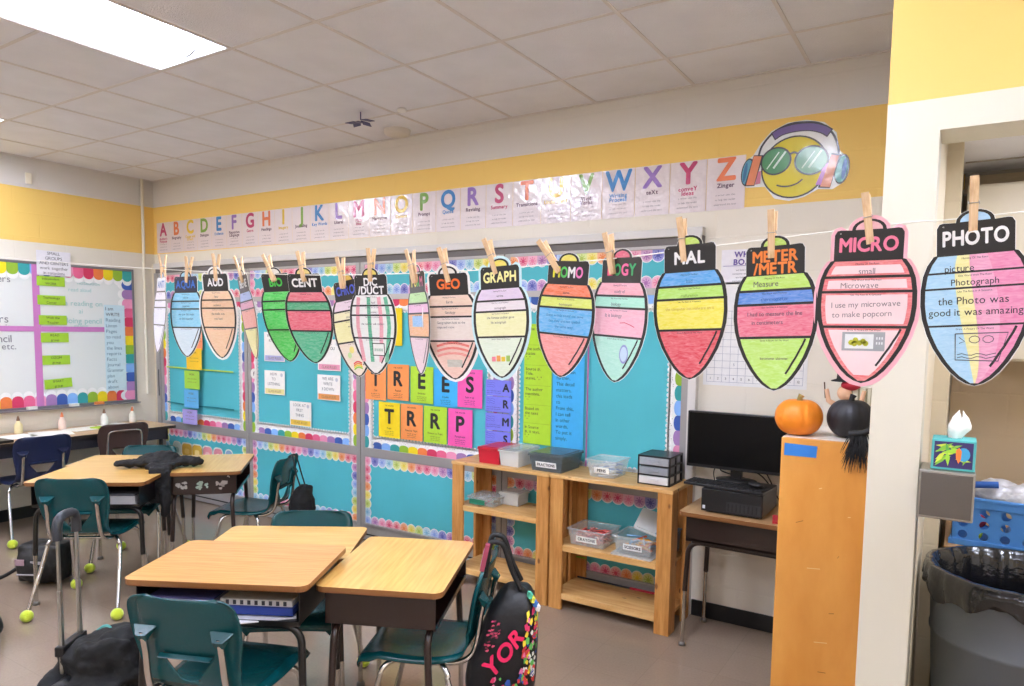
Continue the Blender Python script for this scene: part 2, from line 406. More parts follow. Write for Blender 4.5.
SOL = ['#d93a63', '#e96a92', '#f09bc0', '#a981b8', '#3c5fb0', '#86b8f2', '#37a3a4', '#97bf38', '#f3dc1b', '#ef8244']
WAT = [('#f2b2b4', '#e3566f'), ('#f7b88e', '#f08a4e'), ('#f6ea9a', '#efdc50'), ('#dfeaa0', '#b7cf5a'), ('#c5e2ee', '#86bfd8'), ('#bcd0f0', '#8aa6e2'), ('#9a9ad6', '#5a5fb4'), ('#d9aed0', '#b176b4'), ('#f6bcd0', '#ee86ac'), ('#f2a5b5', '#df4f78')]
def edges(W, H):                                     # the four sides walked clockwise: origin, direction, inward normal, length
    return [((0, 0), (1, 0), (0, 1), W), ((W, 0), (0, 1), (-1, 0), H), ((W, H), (-1, 0), (0, -1), W), ((0, H), (0, -1), (1, 0), H)]
def solid_border(W, H, c=.088, cb=.052, dots=True, sides=(0, 1, 2, 3), k0=0):
    mb = MB(); wm = P('#f4f4f2'); dk = P('#2a2a2c'); rnd = random.Random(int(W*1000+k0))
    k = k0
    for si, ((ox, oy), (dx, dy), (nx, ny), L) in enumerate(edges(W, H)):
        if si not in sides: continue
        q = lambda s, t: (ox+dx*s+nx*t, oy+dy*s+ny*t)
        w0 = .0010+.0008*si
        if dots:
            mb.poly([q(0, .0), q(L, .0), q(L, cb+.036), q(0, cb+.036)], w0, wm)
            n = int(L/.03)
            for i in range(n):
                mb.disc(*q((i+.5)*L/n, cb+.036), .014, w0, wm, 8)
            for i in range(int(L/.0135)):
                mb.disc(*q(i*.0135+rnd.uniform(-.003, .003), cb+.008+rnd.uniform(0, .034)), .0026, w0+.0003, dk, 4)
        else:
            for i in range(int(L/c)): mb.disc(*q((i+.5)*c, cb*.95), c*.49, w0+.0001, wm, 14)
        n = max(1, round(L/c)); cc = L/n
        for i in range(n):
            m = P(SOL[(k+i) % 10]); s0, s1 = i*cc, (i+1)*cc
            pts = [q(s0, 0), q(s1, 0)]+[q((s0+s1)/2+cc/2*math.cos(PI*j/8), cb*.62+cb*.38*math.sin(PI*j/8)) for j in range(9)]
            mb.poly(pts, w0+.0005, m)
        k += n
    return mb
def wash_border(W, H, c=.072, k0=0):
    mb = MB(); wm = P('#f3f3f3'); k = k0
    for si, ((ox, oy), (dx, dy), (nx, ny), L) in enumerate(edges(W, H)):
        q = lambda s, t: (ox+dx*s+nx*t, oy+dy*s+ny*t)
        w0 = .001+.0007*si; n = max(1, round(L/c)); cc = L/n
        for i in range(n):
            a, b_ = WAT[(k+i) % 10]
            mb.disc(*q((i+.5)*cc, .034), cc*.58, w0, wm, 16)
        for i in range(n):
            a, b_ = WAT[(k+i) % 10]
            s0, s1 = i*cc, (i+1)*cc
            mb.poly([q(s0, 0), q(s1, 0)]+[q((s0+s1)/2+cc*.5*math.cos(PI*j/10), .034+cc*.5*math.sin(PI*j/10)) for j in range(11)], w0+.0003, P(a))
            for j in range(8):                        # brush rays of the water colour
                an = 2*PI*j/8; cx, cy = q((i+.5)*cc, .032)
                mb.poly([(cx+.004*math.cos(an+1.5), cy+.004*math.sin(an+1.5)), (cx+.026*math.cos(an-.16), cy+.026*math.sin(an-.16)), (cx+.026*math.cos(an+.16), cy+.026*math.sin(an+.16)), (cx+.004*math.cos(an-1.5), cy+.004*math.sin(an-1.5))], w0+.0006, P(b_))
            mb.disc(*q((i+.5)*cc, .032), .012, w0+.0009, P(b_), 10)
        k += n
    return mb
bays = [(-6.60, -5.283), (-5.278, -3.925), (-3.92, -2.602), (-2.597, -1.318)]
desc = ['first from the whiteboard corner, with the rainbow strip', 'second from the whiteboard corner, with small white signs', 'third from the whiteboard corner, with TREES and TRRP letter cards', 'last one on the right, behind the right-hand shelf']
for i, (x0, x1) in enumerate(bays):
    t = empty('closet_door', (x0, BW-.03, 0), rot=(PI/2, 0, 0)); W = x1-x0
    tag(t, 'grey framed closet door covered in teal paper, '+desc[i], 'closet door', 'closet doors')
    f = MB(); st = .042
    for a, b_, c, d in ((0, st, .01, 2.17), (W-st, W, .01, 2.17), (st, W-st, .01, .13), (st, W-st, .672, .742), (st, W-st, 1.885, 1.925), (st, W-st, 2.15, 2.17)):
        f.bx(a, b_, c, d, -.029, .006, metal if d < 1.8 or d > 2.1 and a in (0, W-st) else metal2)
    f.bx(W-.004, W+.0005, .01, 2.17, -.028, .004, mat('door_gap_dark', '#1d1c1e'))
    f.bx(st, W-st, .13, .145, .0, .02, metal).bx(st, W-st, .05, .06, .004, .01, mat('door_gap_dark', '#1d1c1e'))
    f.build('door_frame', t, bevel=.0015)
    for nm, z0, z1, kind in (('lower_panel', .13, .672, 'w'), ('main_panel', .742, 1.885, 's'), ('upper_panel', 1.925, 2.15, 'w')):
        p = MB().bx(st, W-st, z0, z1, -.028, -.004, teal).build(nm, t)
        mb = wash_border(W-2*st+.02, z1-z0, k0=i*3+(5 if z0 > 1 else 0)) if kind == 'w' else solid_border(W-2*st+.02, z1-z0, k0=[3, 2, 3, 6][i])
        mb.build('border_trim', p, loc=(st-.01, z0, -.0035))
    if i == 0:
        h = MB().bx(-.03, -.012, .98, 1.24, .0, .022, mat('recess_pull_dark', '#3a3a3e', rough=.4)); h.build('door_pull', t, bevel=.004)
FY = BW-.0345+.0  # face of the papers on the doors

# ---------------------------------------------------------------- things stuck on the doors
def flat(name, label, cat, x, z, w, h, hexc, group=None, y=None, lam=False, rot=0, thick=.0006):
    """returns a builder whose local frame is the sheet centre; finish with .done()"""
    mb = MB(); mb.rect(-w/2, -h/2, w/2, h/2, thick, P(hexc, lam)) if False else mb.slab([(-w/2, -h/2), (w/2, -h/2), (w/2, h/2), (-w/2, h/2)], 0, thick, P(hexc, lam))
    def done():
        o = mb.build(name, loc=(x, (FY if y is None else y)-.0045, z), rot=(PI/2, rot, 0))
        return tag(o, label, cat, group)
    mb.done = done
    return mb
def small_lines(mb, x0, x1, y, n, dy, m, h=.006, words='the reader uses clues from the text to explain', w=.0009, align=0):
    ws = words.split()
    for i in range(n):
        s = ' '.join(ws[(i*3+j) % len(ws)] for j in range(4))
        mb.text(s, (x0+x1)/2, y-i*dy, h, w, m, maxw=x1-x0)
ink = P('#2b2b2f')
R1 = [('T', -3.758, 1.257, '#f59a55', 'Tell', 'orange letter card with a large T, first in the TREES row'),
      ('R', -3.532, 1.268, '#f59a55', 'Reason', 'orange letter card with a large R, second in the TREES row'),
      ('E', -3.304, 1.260, '#b4e03a', 'Evidence', 'lime green letter card with a large E, third in the TREES row'),
      ('E', -3.084, 1.248, '#3fb3ee', 'Explain', 'sky blue letter card with a large E, fourth in the TREES row'),
      ('S', -2.872, 1.258, '#f45fb2', 'Sum it up', 'pink letter card with a large S, last in the TREES row')]
R2 = [('T', -3.62, .978, '#f5d818', 'Topic', 'yellow letter card with a large T, first in the TRRP row'),
      ('R', -3.40, .978, '#f59a55', 'Restate Topic', 'orange letter card with a large R, second in the TRRP row'),
      ('R', -3.177, .977, '#b4e03a', 'Reason to Topic', 'lime green letter card with a large R, third in the TRRP row'),
      ('P', -2.953, .974, '#f45fb2', 'Paraphrase', 'pink letter card with a large P, last in the TRRP row')]
R3 = [('E', -3.60, 1.68, '#f5d818', 'Effect', 'yellow letter card higher up, half hidden by the DIC/DUCT bulb card'),
      ('A', -3.08, 1.60, '#f59a55', 'Answer', 'orange letter card higher up, mostly hidden behind the GEO bulb card')]
for L, x, z, c, wd, lab in R1+R2+R3:
    mb = flat('letter_card', lab, 'letter card', x, z, .213, .278 if z > 1.5 else .268, c, 'large letter cards on the closet door')
    mb.text('THE WRITER', 0, .108, .011, .0012, ink, maxw=.12)
    mb.text(L, 0, .028, .105, .0012, ink, bold=1)
    mb.line([(-.001, 0), (.001, 0)], .001, .0011, ink)
    mb.text(wd, 0, -.062, .014, .0012, ink, maxw=.17)
    small_lines(mb, -.09, .09, -.086, 3, .013, ink, .0075)
    mb.done()
# ARMS cards on the jamb between the third and fourth door
for L, z, h in (('A', 1.275, .108), ('R', 1.164, .108), ('M', 1.043, .12), ('S', .925, .108)):
    mb = flat('letter_card', 'periwinkle blue letter card with a black %s, in the vertical ARMS column' % L, 'letter card', -2.632, z, .207, h, '#7d83ea', 'ARMS letter cards', y=FY-.003)
    mb.text(L, .062, .004, .052, .0012, ink, bold=1)
    for k in range(3): mb.line([(-.095+.07*j/6, .035-.014*k+.004*math.sin(j*1.9+k)) for j in range(7)], .002, .0012, P('#4a4fb6'))
    small_lines(mb, -.095, .02, -.02, 2, .014, P('#3c3f8c'), .007, 'answer restate mention support'); mb.done()
# lime and blue writing stems posters
lm_t = [['In the text,', '"..."'], ['The author', 'states', '"..."'], ['Source #,', 'Title,', 'states, "..."'], ['The author', 'mentions,', '"..."'], ['Based on', 'the text', '"..."'], ['In Source', '#, it says,', '"..."']]
tops = [1.70, 1.57, 1.438, 1.305, 1.177, 1.054]
mb = flat('sentence_strip_poster', 'tall lime green poster of quoting sentence starters, between the ARMS cards and the blue poster', 'poster', -2.326, 1.315, .21, .79, '#b2dd33')
for tp, ls in zip(tops, lm_t):
    mb.rect(-.1, tp-1.315+.002, .1, tp-1.315+.0035, .0009, P('#7aa01e'))
    for k, s in enumerate(ls): mb.text(s, -.092, tp-1.315-.022-.03*k, .02, .0012, ink, maxw=.18, align=-1)
mb.done()
mb = flat('sentence_strip_poster', 'tall bright blue poster of explaining sentence starters, right of the lime poster', 'poster', -2.1, 1.31, .225, .8, '#43b4ee')
for k, s in enumerate(['In other words', 'This shows', 'This shows', '', 'This means', '', 'To explain', 'further,', 'This detail', 'matters,', 'this leads', 'to', 'From this,', 'I can tell', 'In other', 'words,', 'To put it', 'simply,']):
    if s: mb.text(s, -.085, .33-.039*k, .022, .0012, P('#123a66'), maxw=.17, align=-1)
mb.done()
o = MB().bx(-.005, .005, -.0, .95, 0, .003, mat('mauve_ribbon', '#a9629f', rough=.6)).build('ribbon', loc=(-1.962, FY-.004, .8), rot=(PI/2, 0, 0)); tag(o, 'thin mauve ribbon running down beside the blue sentence poster', 'ribbon')
# bay 2 signs
sg = [(-4.922, 1.195, ['HOW', 'TO', 'LISTENING'], '#e8df9a', 'small white square sign with a pale yellow foot, left side of second door, middle row'),
      (-4.267, 1.187, ['WE ARE', 'WRITE', '3 DOWN'], '#e79c5a', 'small white square sign with an orange foot, right side of second door'),
      (-4.603, .95, ['LOOK AT', 'FIRST', 'THING'], '#efcb4e', 'small white square sign with a golden foot, lowest in the middle of second door'),
      (-4.92, 1.50, ['WHAT TO', 'KNOW'], '#b4b6e0', 'small white square sign with a lilac foot, partly behind the green BIO bulb'),
      (-4.26, 1.45, ['TALK', 'FOR YOU'], '#e59ab6', 'small white square sign with a pink foot, partly behind the CENT bulb')]
for x, z, ls, c, lab in sg:
    mb = flat('classroom_sign', lab, 'sign', x, z, .26, .205 if z < 1.4 else .25, '#f5f3ee', 'small signs on the second closet door')
    hh = .205 if z < 1.4 else .25
    for k, s in enumerate(ls): mb.text(s, -.01, hh/2-.03-.042*k, .024, .0012, P('#6b6b70'), maxw=.2)
    mb.rect(-.12, -hh/2+.006, .12, -hh/2+.05, .0010, P(c)); mb.text('CLASS RULES', 0, -hh/2+.028, .02, .0014, P('#7c6a3c'), maxw=.2)
    mb.disc(.09, hh/2-.035, .016, .0012, P('#c9ccd4'), 10); mb.done()
# bay 1: hanging strip of coloured cards, two yarn lines, bubble letters, small round letter tag
zc = [(-5.975, 1.545, .16, .2, '#f0936a', 'orange'), (-6.02, 1.36, .235, .2, '#f2c62c', 'yellow'), (-6.05, 1.165, .235, .17, '#a8dc4c', 'green'), (-6.06, .985, .225, .17, '#62b4e8', 'blue'), (-6.08, .815, .23, .14, '#a9a0e0', 'lilac')]
for x, z, w, h, c, nm in zc:
    mb = flat('hanging_card', '%s card of the rainbow strip hanging on the first closet door' % nm, 'card', x, z, w, h, c, 'rainbow strip cards', y=FY-.02-(1.5-z)*.03)
    mb.text('WORK', 0, h*.3, .018, .0012, P('#6c5b2f')); small_lines(mb, -.09, .09, .01, 2, .03, P('#6c5b2f'), .01, 'number one two three'); mb.done()
for z, c, nm, dz in ((1.265, '#b9da4a', 'lime green', .0), (.925, '#1d8390', 'dark teal', -.01)):
    mb = MB(); mb.line([(-.51, .005), (-.1, dz), (.2, -.002), (.515, -.004)], .012, .003, P(c)); mb.line([(-.51, .005), (-.1, dz), (.2, -.002), (.515, -.004)], .012, .001, P(c))
    tag(mb.build('yarn_line', loc=(-5.99, FY-.004, z), rot=(PI/2, 0, 0)), '%s line stretched across the first closet door' % nm, 'yarn')
mb = flat('cutout_banner', 'cut-out rounded pastel banner on the lower panel of the first closet door', 'banner', -5.96, .50, .92, .002, '#e9e6da')
for k, (wd_, c, c2) in enumerate([(.07, '#cfe0d8', '#8fb4a8'), (.095, '#d6ad45', '#e6c56a'), (.09, '#d0a83f', '#e9d08a'), (.08, '#e89aa4', '#f2c4c8'), (.075, '#e08e9b', '#f4d0d2'), (.06, '#8ba6c6', '#5a6f96')]):
    x = -.40+.16*k; q_ = rrect(wd_*2, .15, .05); mb.poly([(x+a_, -.02+b_) for a_, b_ in q_], .0010, P('#e6ebe2')); mb.poly([(x+a_*.84, -.02+b_*.84) for a_, b_ in q_], .0014, P(c)); mb.poly([(x+a_*.4, -.03+b_*.35) for a_, b_ in q_], .0018, P(c2))
mb.done()
mb = MB().disc(0, 0, .045, .0016, P('#f2f0ea'), 18); mb.disc(0, 0, .045, .0, P('#f2f0ea'), 18); mb.text('f', 0, 0, .035, .002, P('#6b5560'), bold=1)
tag(mb.build('letter_tag', loc=(-5.19, FY-.006, 1.26), rot=(PI/2, 0, 0)), 'small round white letter tag pinned at the edge of the second closet door', 'tag')

# ================================================================ ALPHABET STRIP
words = dict(A=['Author\'s', 'Purpose'], B=['Biography'], C=['Cause and', 'Effect'], D=['Dialogue'], E=['Evidence'], F=['Figurative', 'Language'], G=['Genre'], H=['Headings'], I=['Imagery'], J=['Journaling'], K=['Key Words'], L=['Literal'], M=['Main', 'Idea'], N=['Narrative'], O=['Opinion'], P=['Prompt'], Q=['Quote'], R=['Revising'], S=['Summary'], T=['Transitions'], U=['Understand'], V=['Vivid', 'Verbs'], W=['Writing', 'Process'], X=['teXt'], Y=['conveY', 'Ideas'], Z=['Zinger'])
cyc = ['#c2366c', '#ea7a49', '#e8c22e', '#7cab45', '#2f86cc', '#9470bf']
for i, L in enumerate('ABCDEFGHIJKLMNOPQRSTUVWXYZ'):
    w, h = .2135, .289; c = cyc[i % 6]
    lam = mat('laminate_sheet', '#e8dcde', rough=.3, coat=1, bump=.5, bscale=16)
    mb = MB().slab([(-w/2, -h/2), (w/2, -h/2), (w/2, h/2), (-w/2, h/2)], 0, .0008, lam)
    C_ = mat('laminated_ink_'+c[1:], c, rough=.35, coat=1, bump=.5, bscale=16)
    mb.text(L, 0, .078, .116, .0016, C_, bold=1, sq=.95)
    for k, s in enumerate(words[L]): mb.text(s, 0, -.010-.025*k, .023, .0016, P('#6a4f63') if i % 2 else C_, bold=1, maxw=.185)
    for k, s in enumerate(['a writer uses this', 'to help the reader', 'understand the text']): mb.text(s, 0, -.062-.026*k, .0105, .0014, P('#8a8086'), maxw=.17)
    mb.rect(w/2-.0015, -h/2, w/2, h/2, .0012, P('#cfc4c4'))
    o = mb.build('alphabet_card', loc=(-6.558+.2160*i, BW-.0015, 2.511-.00055*i), rot=(PI/2, 0, 0))
    tag(o, 'laminated alphabet card with a large coloured letter %s and the word %s' % (L, ' '.join(words[L])), 'alphabet card', 'alphabet cards above the closets')

# emoji sticker
mb = MB(); E_ = .00075; cc = lambda px, py: ((px-525)*E_, (395-py)*E_)
L_ = lambda h: P(h, True)
def ell(px, py, rx, ry, w, m, n=28, rot=0): 
    x, y = cc(px, py); mb.poly([(x+rx*E_*math.cos(a)*math.cos(rot)-ry*E_*math.sin(a)*math.sin(rot), y+rx*E_*math.cos(a)*math.sin(rot)+ry*E_*math.sin(a)*math.cos(rot)) for a in [2*PI*k/n for k in range(n)]], w, m)
def strk(pts, t, w, m): mb.line([tuple(v) for v in bez([Vector((*cc(*p), 0)) for p in pts], 6)] if False else [(v.x, v.y) for v in bez([Vector((*cc(*p), 0)) for p in pts], 6)], t*E_, w, m)
wt, bk = L_('#eef0ee'), L_('#2b2630')
band = [(275, 300), (300, 220), (370, 140), (470, 95), (570, 92), (680, 115), (760, 185), (800, 270), (815, 350)]
out = [cc(*p) for p in [(160, 400), (180, 320), (240, 280), (290, 200), (360, 125), (470, 80), (590, 78), (710, 110), (790, 190), (815, 310), (865, 365), (878, 440), (850, 530), (780, 570), (690, 560), (600, 605), (500, 625), (400, 600), (330, 510), (200, 505), (165, 470)]]
mb.slab(out, 0, .001, wt)
ell(523, 392, 224, 216, .0016, bk, 40); ell(523, 392, 213, 205, .0020, mat('emoji_yellow', '#e6d51f', rough=.4, coat=.12, bump=.3, bscale=9), 40)
strk(band, 14, .0024, bk)
strk([(372, 165), (430, 135), (520, 122), (620, 128), (700, 155), (750, 190)], 62, .0028, bk); strk([(378, 162), (430, 137), (520, 124), (620, 130), (700, 157), (744, 186)], 46, .0032, L_('#6d5596'))
for px, rx, m2 in ((400, 100, '#3f8f4f'), (637, 108, '#79b38f')):
    py, ry = (338, 92) if px == 400 else (358, 96)
    ell(px, py, rx+6, ry+6, .0036, bk, 30, .15 if px == 400 else -.1); ell(px, py, rx-5, ry-5, .0040, L_(m2), 30, .15 if px == 400 else -.1)
    for d in (0, 45): strk([(px-60+d, py+50), (px+20+d, py-60)], 14 if d else 8, .0044, L_('#d4ead6'))
strk([(495, 300), (520, 292), (545, 302)], 14, .0044, bk); strk([(412, 508), (450, 520), (500, 522), (550, 508), (585, 483)], 10, .0040, bk)
for pts, c in (([(245, 285), (300, 292), (255, 492), (198, 488)], '#e88b5a'), ([(765, 335), (815, 348), (765, 555), (703, 545)], '#e89468')):
    q = [cc(*p) for p in pts]; cx = sum(a for a, _ in q)/4; cy = sum(b_ for _, b_ in q)/4
    mb.poly([(cx+(a-cx)*1.25, cy+(b_-cy)*1.06) for a, b_ in q], .0036, bk); mb.poly(q, .0040, L_(c))
ell(205, 395, 46, 98, .0030, bk, 24, -.15); ell(203, 395, 36, 88, .0034, L_('#57a2bb'), 24, -.15); ell(188, 395, 12, 70, .0038, L_('#2c6d9a'), 20, -.15)
ell(835, 440, 48, 100, .0030, bk, 24, -.1); ell(833, 440, 38, 90, .0034, L_('#3f9c96'), 24, -.1); ell(850, 440, 14, 72, .0038, L_('#2a65a8'), 20, -.1)
mb.poly([cc(*p) for p in [(280, 400), (300, 395), (298, 485), (262, 490)]], .0038, L_('#d77b95')); mb.poly([cc(*p) for p in [(722, 400), (755, 385), (715, 535), (672, 530)]], .0038, L_('#c985cf'))
tag(mb.build('emoji_sticker', loc=(-.80, BW-.0015, 2.545), rot=(PI/2, 0, 0)), 'laminated yellow smiling face cut-out with green sunglasses and headphones at the end of the alphabet', 'wall decoration')

# calendar grid and its small sign, right of the closets
mb = flat('number_chart', 'large white grid chart with black heading on the cream wall above the monitor', 'chart', -.965, 1.66, .56, .58, '#eeeeee', y=BW+.0045-.0015)
mb.text('DAY', .03, .22, .085, .0014, P('#1e1e20'), bold=1, maxw=.3); mb.text('of school and counting', 0, .155, .014, .0014, ink)
for k in range(13): mb.rect(-.26+.0433*k-.0008, -.27, -.26+.0433*k+.0008, .13, .0012, P('#8f93a8'))
for k in range(11): mb.rect(-.26, -.27+.04*k-.0008, .26, -.27+.04*k+.0008, .0012, P('#8f93a8'))
for k in range(12): mb.text(str(k+1), -.238+.0433*k, -.25, .013, .0014, ink)
for cx, cy in ((3, 2), (5, 4), (7, 2), (4, 6)): mb.text(str(cx+cy), -.238+.0433*cx, -.25+.04*cy, .014, .0014, P('#7a7f99'))
mb.done()
mb = flat('board_sign', 'small white sign with purple WHOA BOARD lettering between the MAL and METER bulbs', 'sign', -1.02, 2.035, .29, .19, '#efedf2', y=BW+.0045-.0015)
mb.text('WHOA', 0, .068, .03, .0014, P('#6a55a0'), bold=1); mb.text('BOARD', 0, .026, .03, .0014, P('#6a55a0'), bold=1); mb.rect(-.135, .004, .135, .007, .0014, P('#8a7fb0'))
small_lines(mb, -.12, .12, -.018, 4, .02, P('#77757f'), .01, 'we hold on awesome answers here'); mb.done()

# ================================================================ WHITEBOARD on the left wall
BY0, BY1, BZ0, BZ1 = 1.33, 3.77, .955, 2.172
wb = empty('whiteboard', (LWX, BY0, BZ0), rot=ONLEFT); tag(wb, 'wall whiteboard with scalloped rainbow border and pink tape cross', 'whiteboard')
W, H = BY1-BY0, BZ1-BZ0; al = mat('whiteboard_aluminium', '#8d8b90', rough=.35, metal=.6)
f = MB(); f.bx(-.02, W+.02, H, H+.022, .001, .022, al).bx(-.02, W+.02, -.022, 0, .001, .022, al).bx(-.02, 0, 0, H, .001, .022, al).bx(W, W+.02, 0, H, .001, .022, al); f.build('board_frame', wb, bevel=.002)
MB().bx(-.02, W+.02, -.03, -.02, .001, .085, al).build('marker_tray', wb, bevel=.003)
solid_border(W, H, c=.087, cb=.098, dots=False, k0=4).build('border_trim', wb, loc=(0, 0, .0145))
tp = mat('pink_tape', '#cd7fc0', rough=.5); MB().bx(2.94-BY0-.028, 2.94-BY0+.028, .0, H, .0175, .0185, tp).bx(.1, 3.53-BY0, .645, .69, .0176, .0187, tp).build('tape_cross', wb)
k = P('#77777f'); k2 = P('#9cc9c4')
ht = MB().bx(0, W, 0, H, .001, .014, mat('whiteboard_enamel', '#e9ece9', rough=.12, coat=.5))
for s, y, z, h in (('your reponders', 2.50, 1.08, .055), ('manners', 2.42, .98, .05), ('really', 2.55, .82, .06), ('wonders', 2.56, .75, .065), ('it', 2.72, .68, .05), ('using pencil', 2.55, .585, .06), ('etc.', 2.72, .52, .05)): ht.text(s, y-BY0, z+.12 if False else z, h, .0183, k, maxw=.55)
for s, y, z, h in (('notebook', 3.38, 1.085, .035), ('read aloud', 3.3, 1.02, .032), ('a reading on', 3.33, .90, .045), ('ai', 3.3, .83, .04), ('doing pencil', 3.32, .745, .048), ('and paper', 3.3, .70, .022)): ht.text(s, y-BY0, z, h, .0160, k2, maxw=.45)
ht.build('writing_surface', wb)
def onleft(name, label, cat, y, z, w, h, c, lines, group=None, rot=0, d=.02, tc=ink, th=.02, bold=0):
    mb = MB().slab([(-w/2, -h/2), (w/2, -h/2), (w/2, h/2), (-w/2, h/2)], 0, .0006, P(c))
    n = len(lines)
    for i, s in enumerate(lines): mb.text(s, 0, h/2-(i+.5)*h/n, min(th, h/n*.6), .0012, tc, bold=bold, maxw=w*.85)
    return tag(mb.build(name, loc=(LWX+d, y, z), rot=(PI/2, rot, PI/2)), label, cat, group)
g = 'lime green labels on the whiteboard'
for y, z, ls, lab in ((3.06, 2.035, ['Independent', 'WORK'], 'topmost, reading WORK'), (3.06, 1.872, ['Technology', 'Center'], 'reading Technology Center'), (3.065, 1.70, ['With the', 'Teacher'], 'reading With the Teacher, just above the pink tape'),
                      (3.075, 1.548, ['READ', 'group'], 'just below the pink tape'), (3.08, 1.352, ['OZOM', 'group'], 'second from the bottom'), (3.09, 1.145, ['SMART', 'group'], 'lowest and slightly tilted')):
    onleft('board_label', 'lime green paper label on the whiteboard, '+lab, 'label', y, z, .225, .082, '#a7d437', ls, g, rot=-.06 if 'tilted' in lab else 0)
onleft('centers_sign', 'white sign reading SMALL GROUPS AND CENTERS above the whiteboard', 'sign', 3.087, 2.19, .275, .21, '#eceaf0', ['SMALL', 'GROUPS', 'AND CENTERS', 'work together', 'in rotations'], d=.026, tc=P('#3c3a44'), th=.026)
mb = MB().slab([(-.095, -.4), (.095, -.4), (.095, .4), (-.095, .4)], 0, .0006, P('#cfe6ee'))
for i, s in enumerate(['I am', 'WRITE', 'Reading', 'Listen', 'Pages', 'to read', 'you', 'the lines', 'reports', 'Facts', 'Journal', 'Grammar', 'plan', 'draft', 'about']): mb.text(s, -.08, .365-.052*i, .03, .0012, P('#2e2e34') if i < 2 else P('#4a7c93'), align=-1, maxw=.15)
tag(mb.build('word_list', loc=(LWX+.022, 3.595, 1.45), rot=(PI/2, 0, PI/2)), 'narrow pale blue handwritten list at the right side of the whiteboard', 'poster')

tn = copy_tree(t0); tn.location = (.42, 2.85, 2.375); tn.rotation_euler = (0, 0, 0); tn.scale = (.62, .52, .4)  # added fill light, scaled from the troffer and out of view, lifts the dark nook
tag(tn, 'added out-of-view fill light that brightens the nook', 'ceiling light')
if 'group' in tn: del tn['group']
# ================================================================ STRING WITH BULB CARDS
sy = lambda x: 1.3012-.0362*x
SP = [(-6.72, 2.22), (-5.0, 2.075), (-3.573, 1.953), (-3.23, 1.922), (-2.311, 1.853), (-1.809, 1.822), (-1.445, 1.804), (-1.018, 1.798), (-.63, 1.808), (-.33, 1.827), (-.087, 1.842), (.067, 1.847), (1.0, 1.90), (2.2, 2.0)]
sp = bez([Vector((x, sy(x)+.0015, z)) for x, z in SP], 6)
o = MB().tube([tuple(p) for p in sp], .0013, mat('white_string', '#f1eee4', rough=.7), 6).build('string'); tag(o, 'white string stretched across the whole room holding the bulb cards', 'string')

HW = [(.235, .2), (.25, .218), (.30, .252), (.36, .275), (.44, .288), (.53, .290), (.61, .281), (.70, .256), (.78, .222), (.86, .174), (.92, .128), (.96, .086), (.985, .046), (1.0, 0)]
def hw(t):
    if t <= HW[0][0]: return HW[0][1]
    for (a, u), (b_, v) in zip(HW, HW[1:]):
        if t <= b_: return u+(v-u)*(t-a)/(b_-a)
    return 0
def sil(e, loop=True):                                # outline grown by e, clockwise from the loop's left foot
    c = [(-.2-e, -.245-e*0), (-.2-e, -.09), (-.185-e*.8, -.066+e*.6), (-.165, -.062+e)]
    l = [(-(.1+e)*math.cos(PI*k/10), -.066+(.066+e)*math.sin(PI*k/10)) for k in range(11)]
    top = c+l+[(-x, y) for x, y in c[::-1]]
    ts = [q[0] for q in HW[1:]]
    right = [(hw(t)+e, -t-(e*(t-.5)*2 if t > .5 else 0)) for t in ts[:-1]]+[(0, -1-e)]
    left = [(-x, y) for x, y in right[:-1][::-1]]
    return top+right+left
TT = [.35, .44, .655]
CAPT = ['Meaning Of The Root', 'One Word With The Root', 'Use The Root In A Sentence', 'Draw A Picture Of The Word']
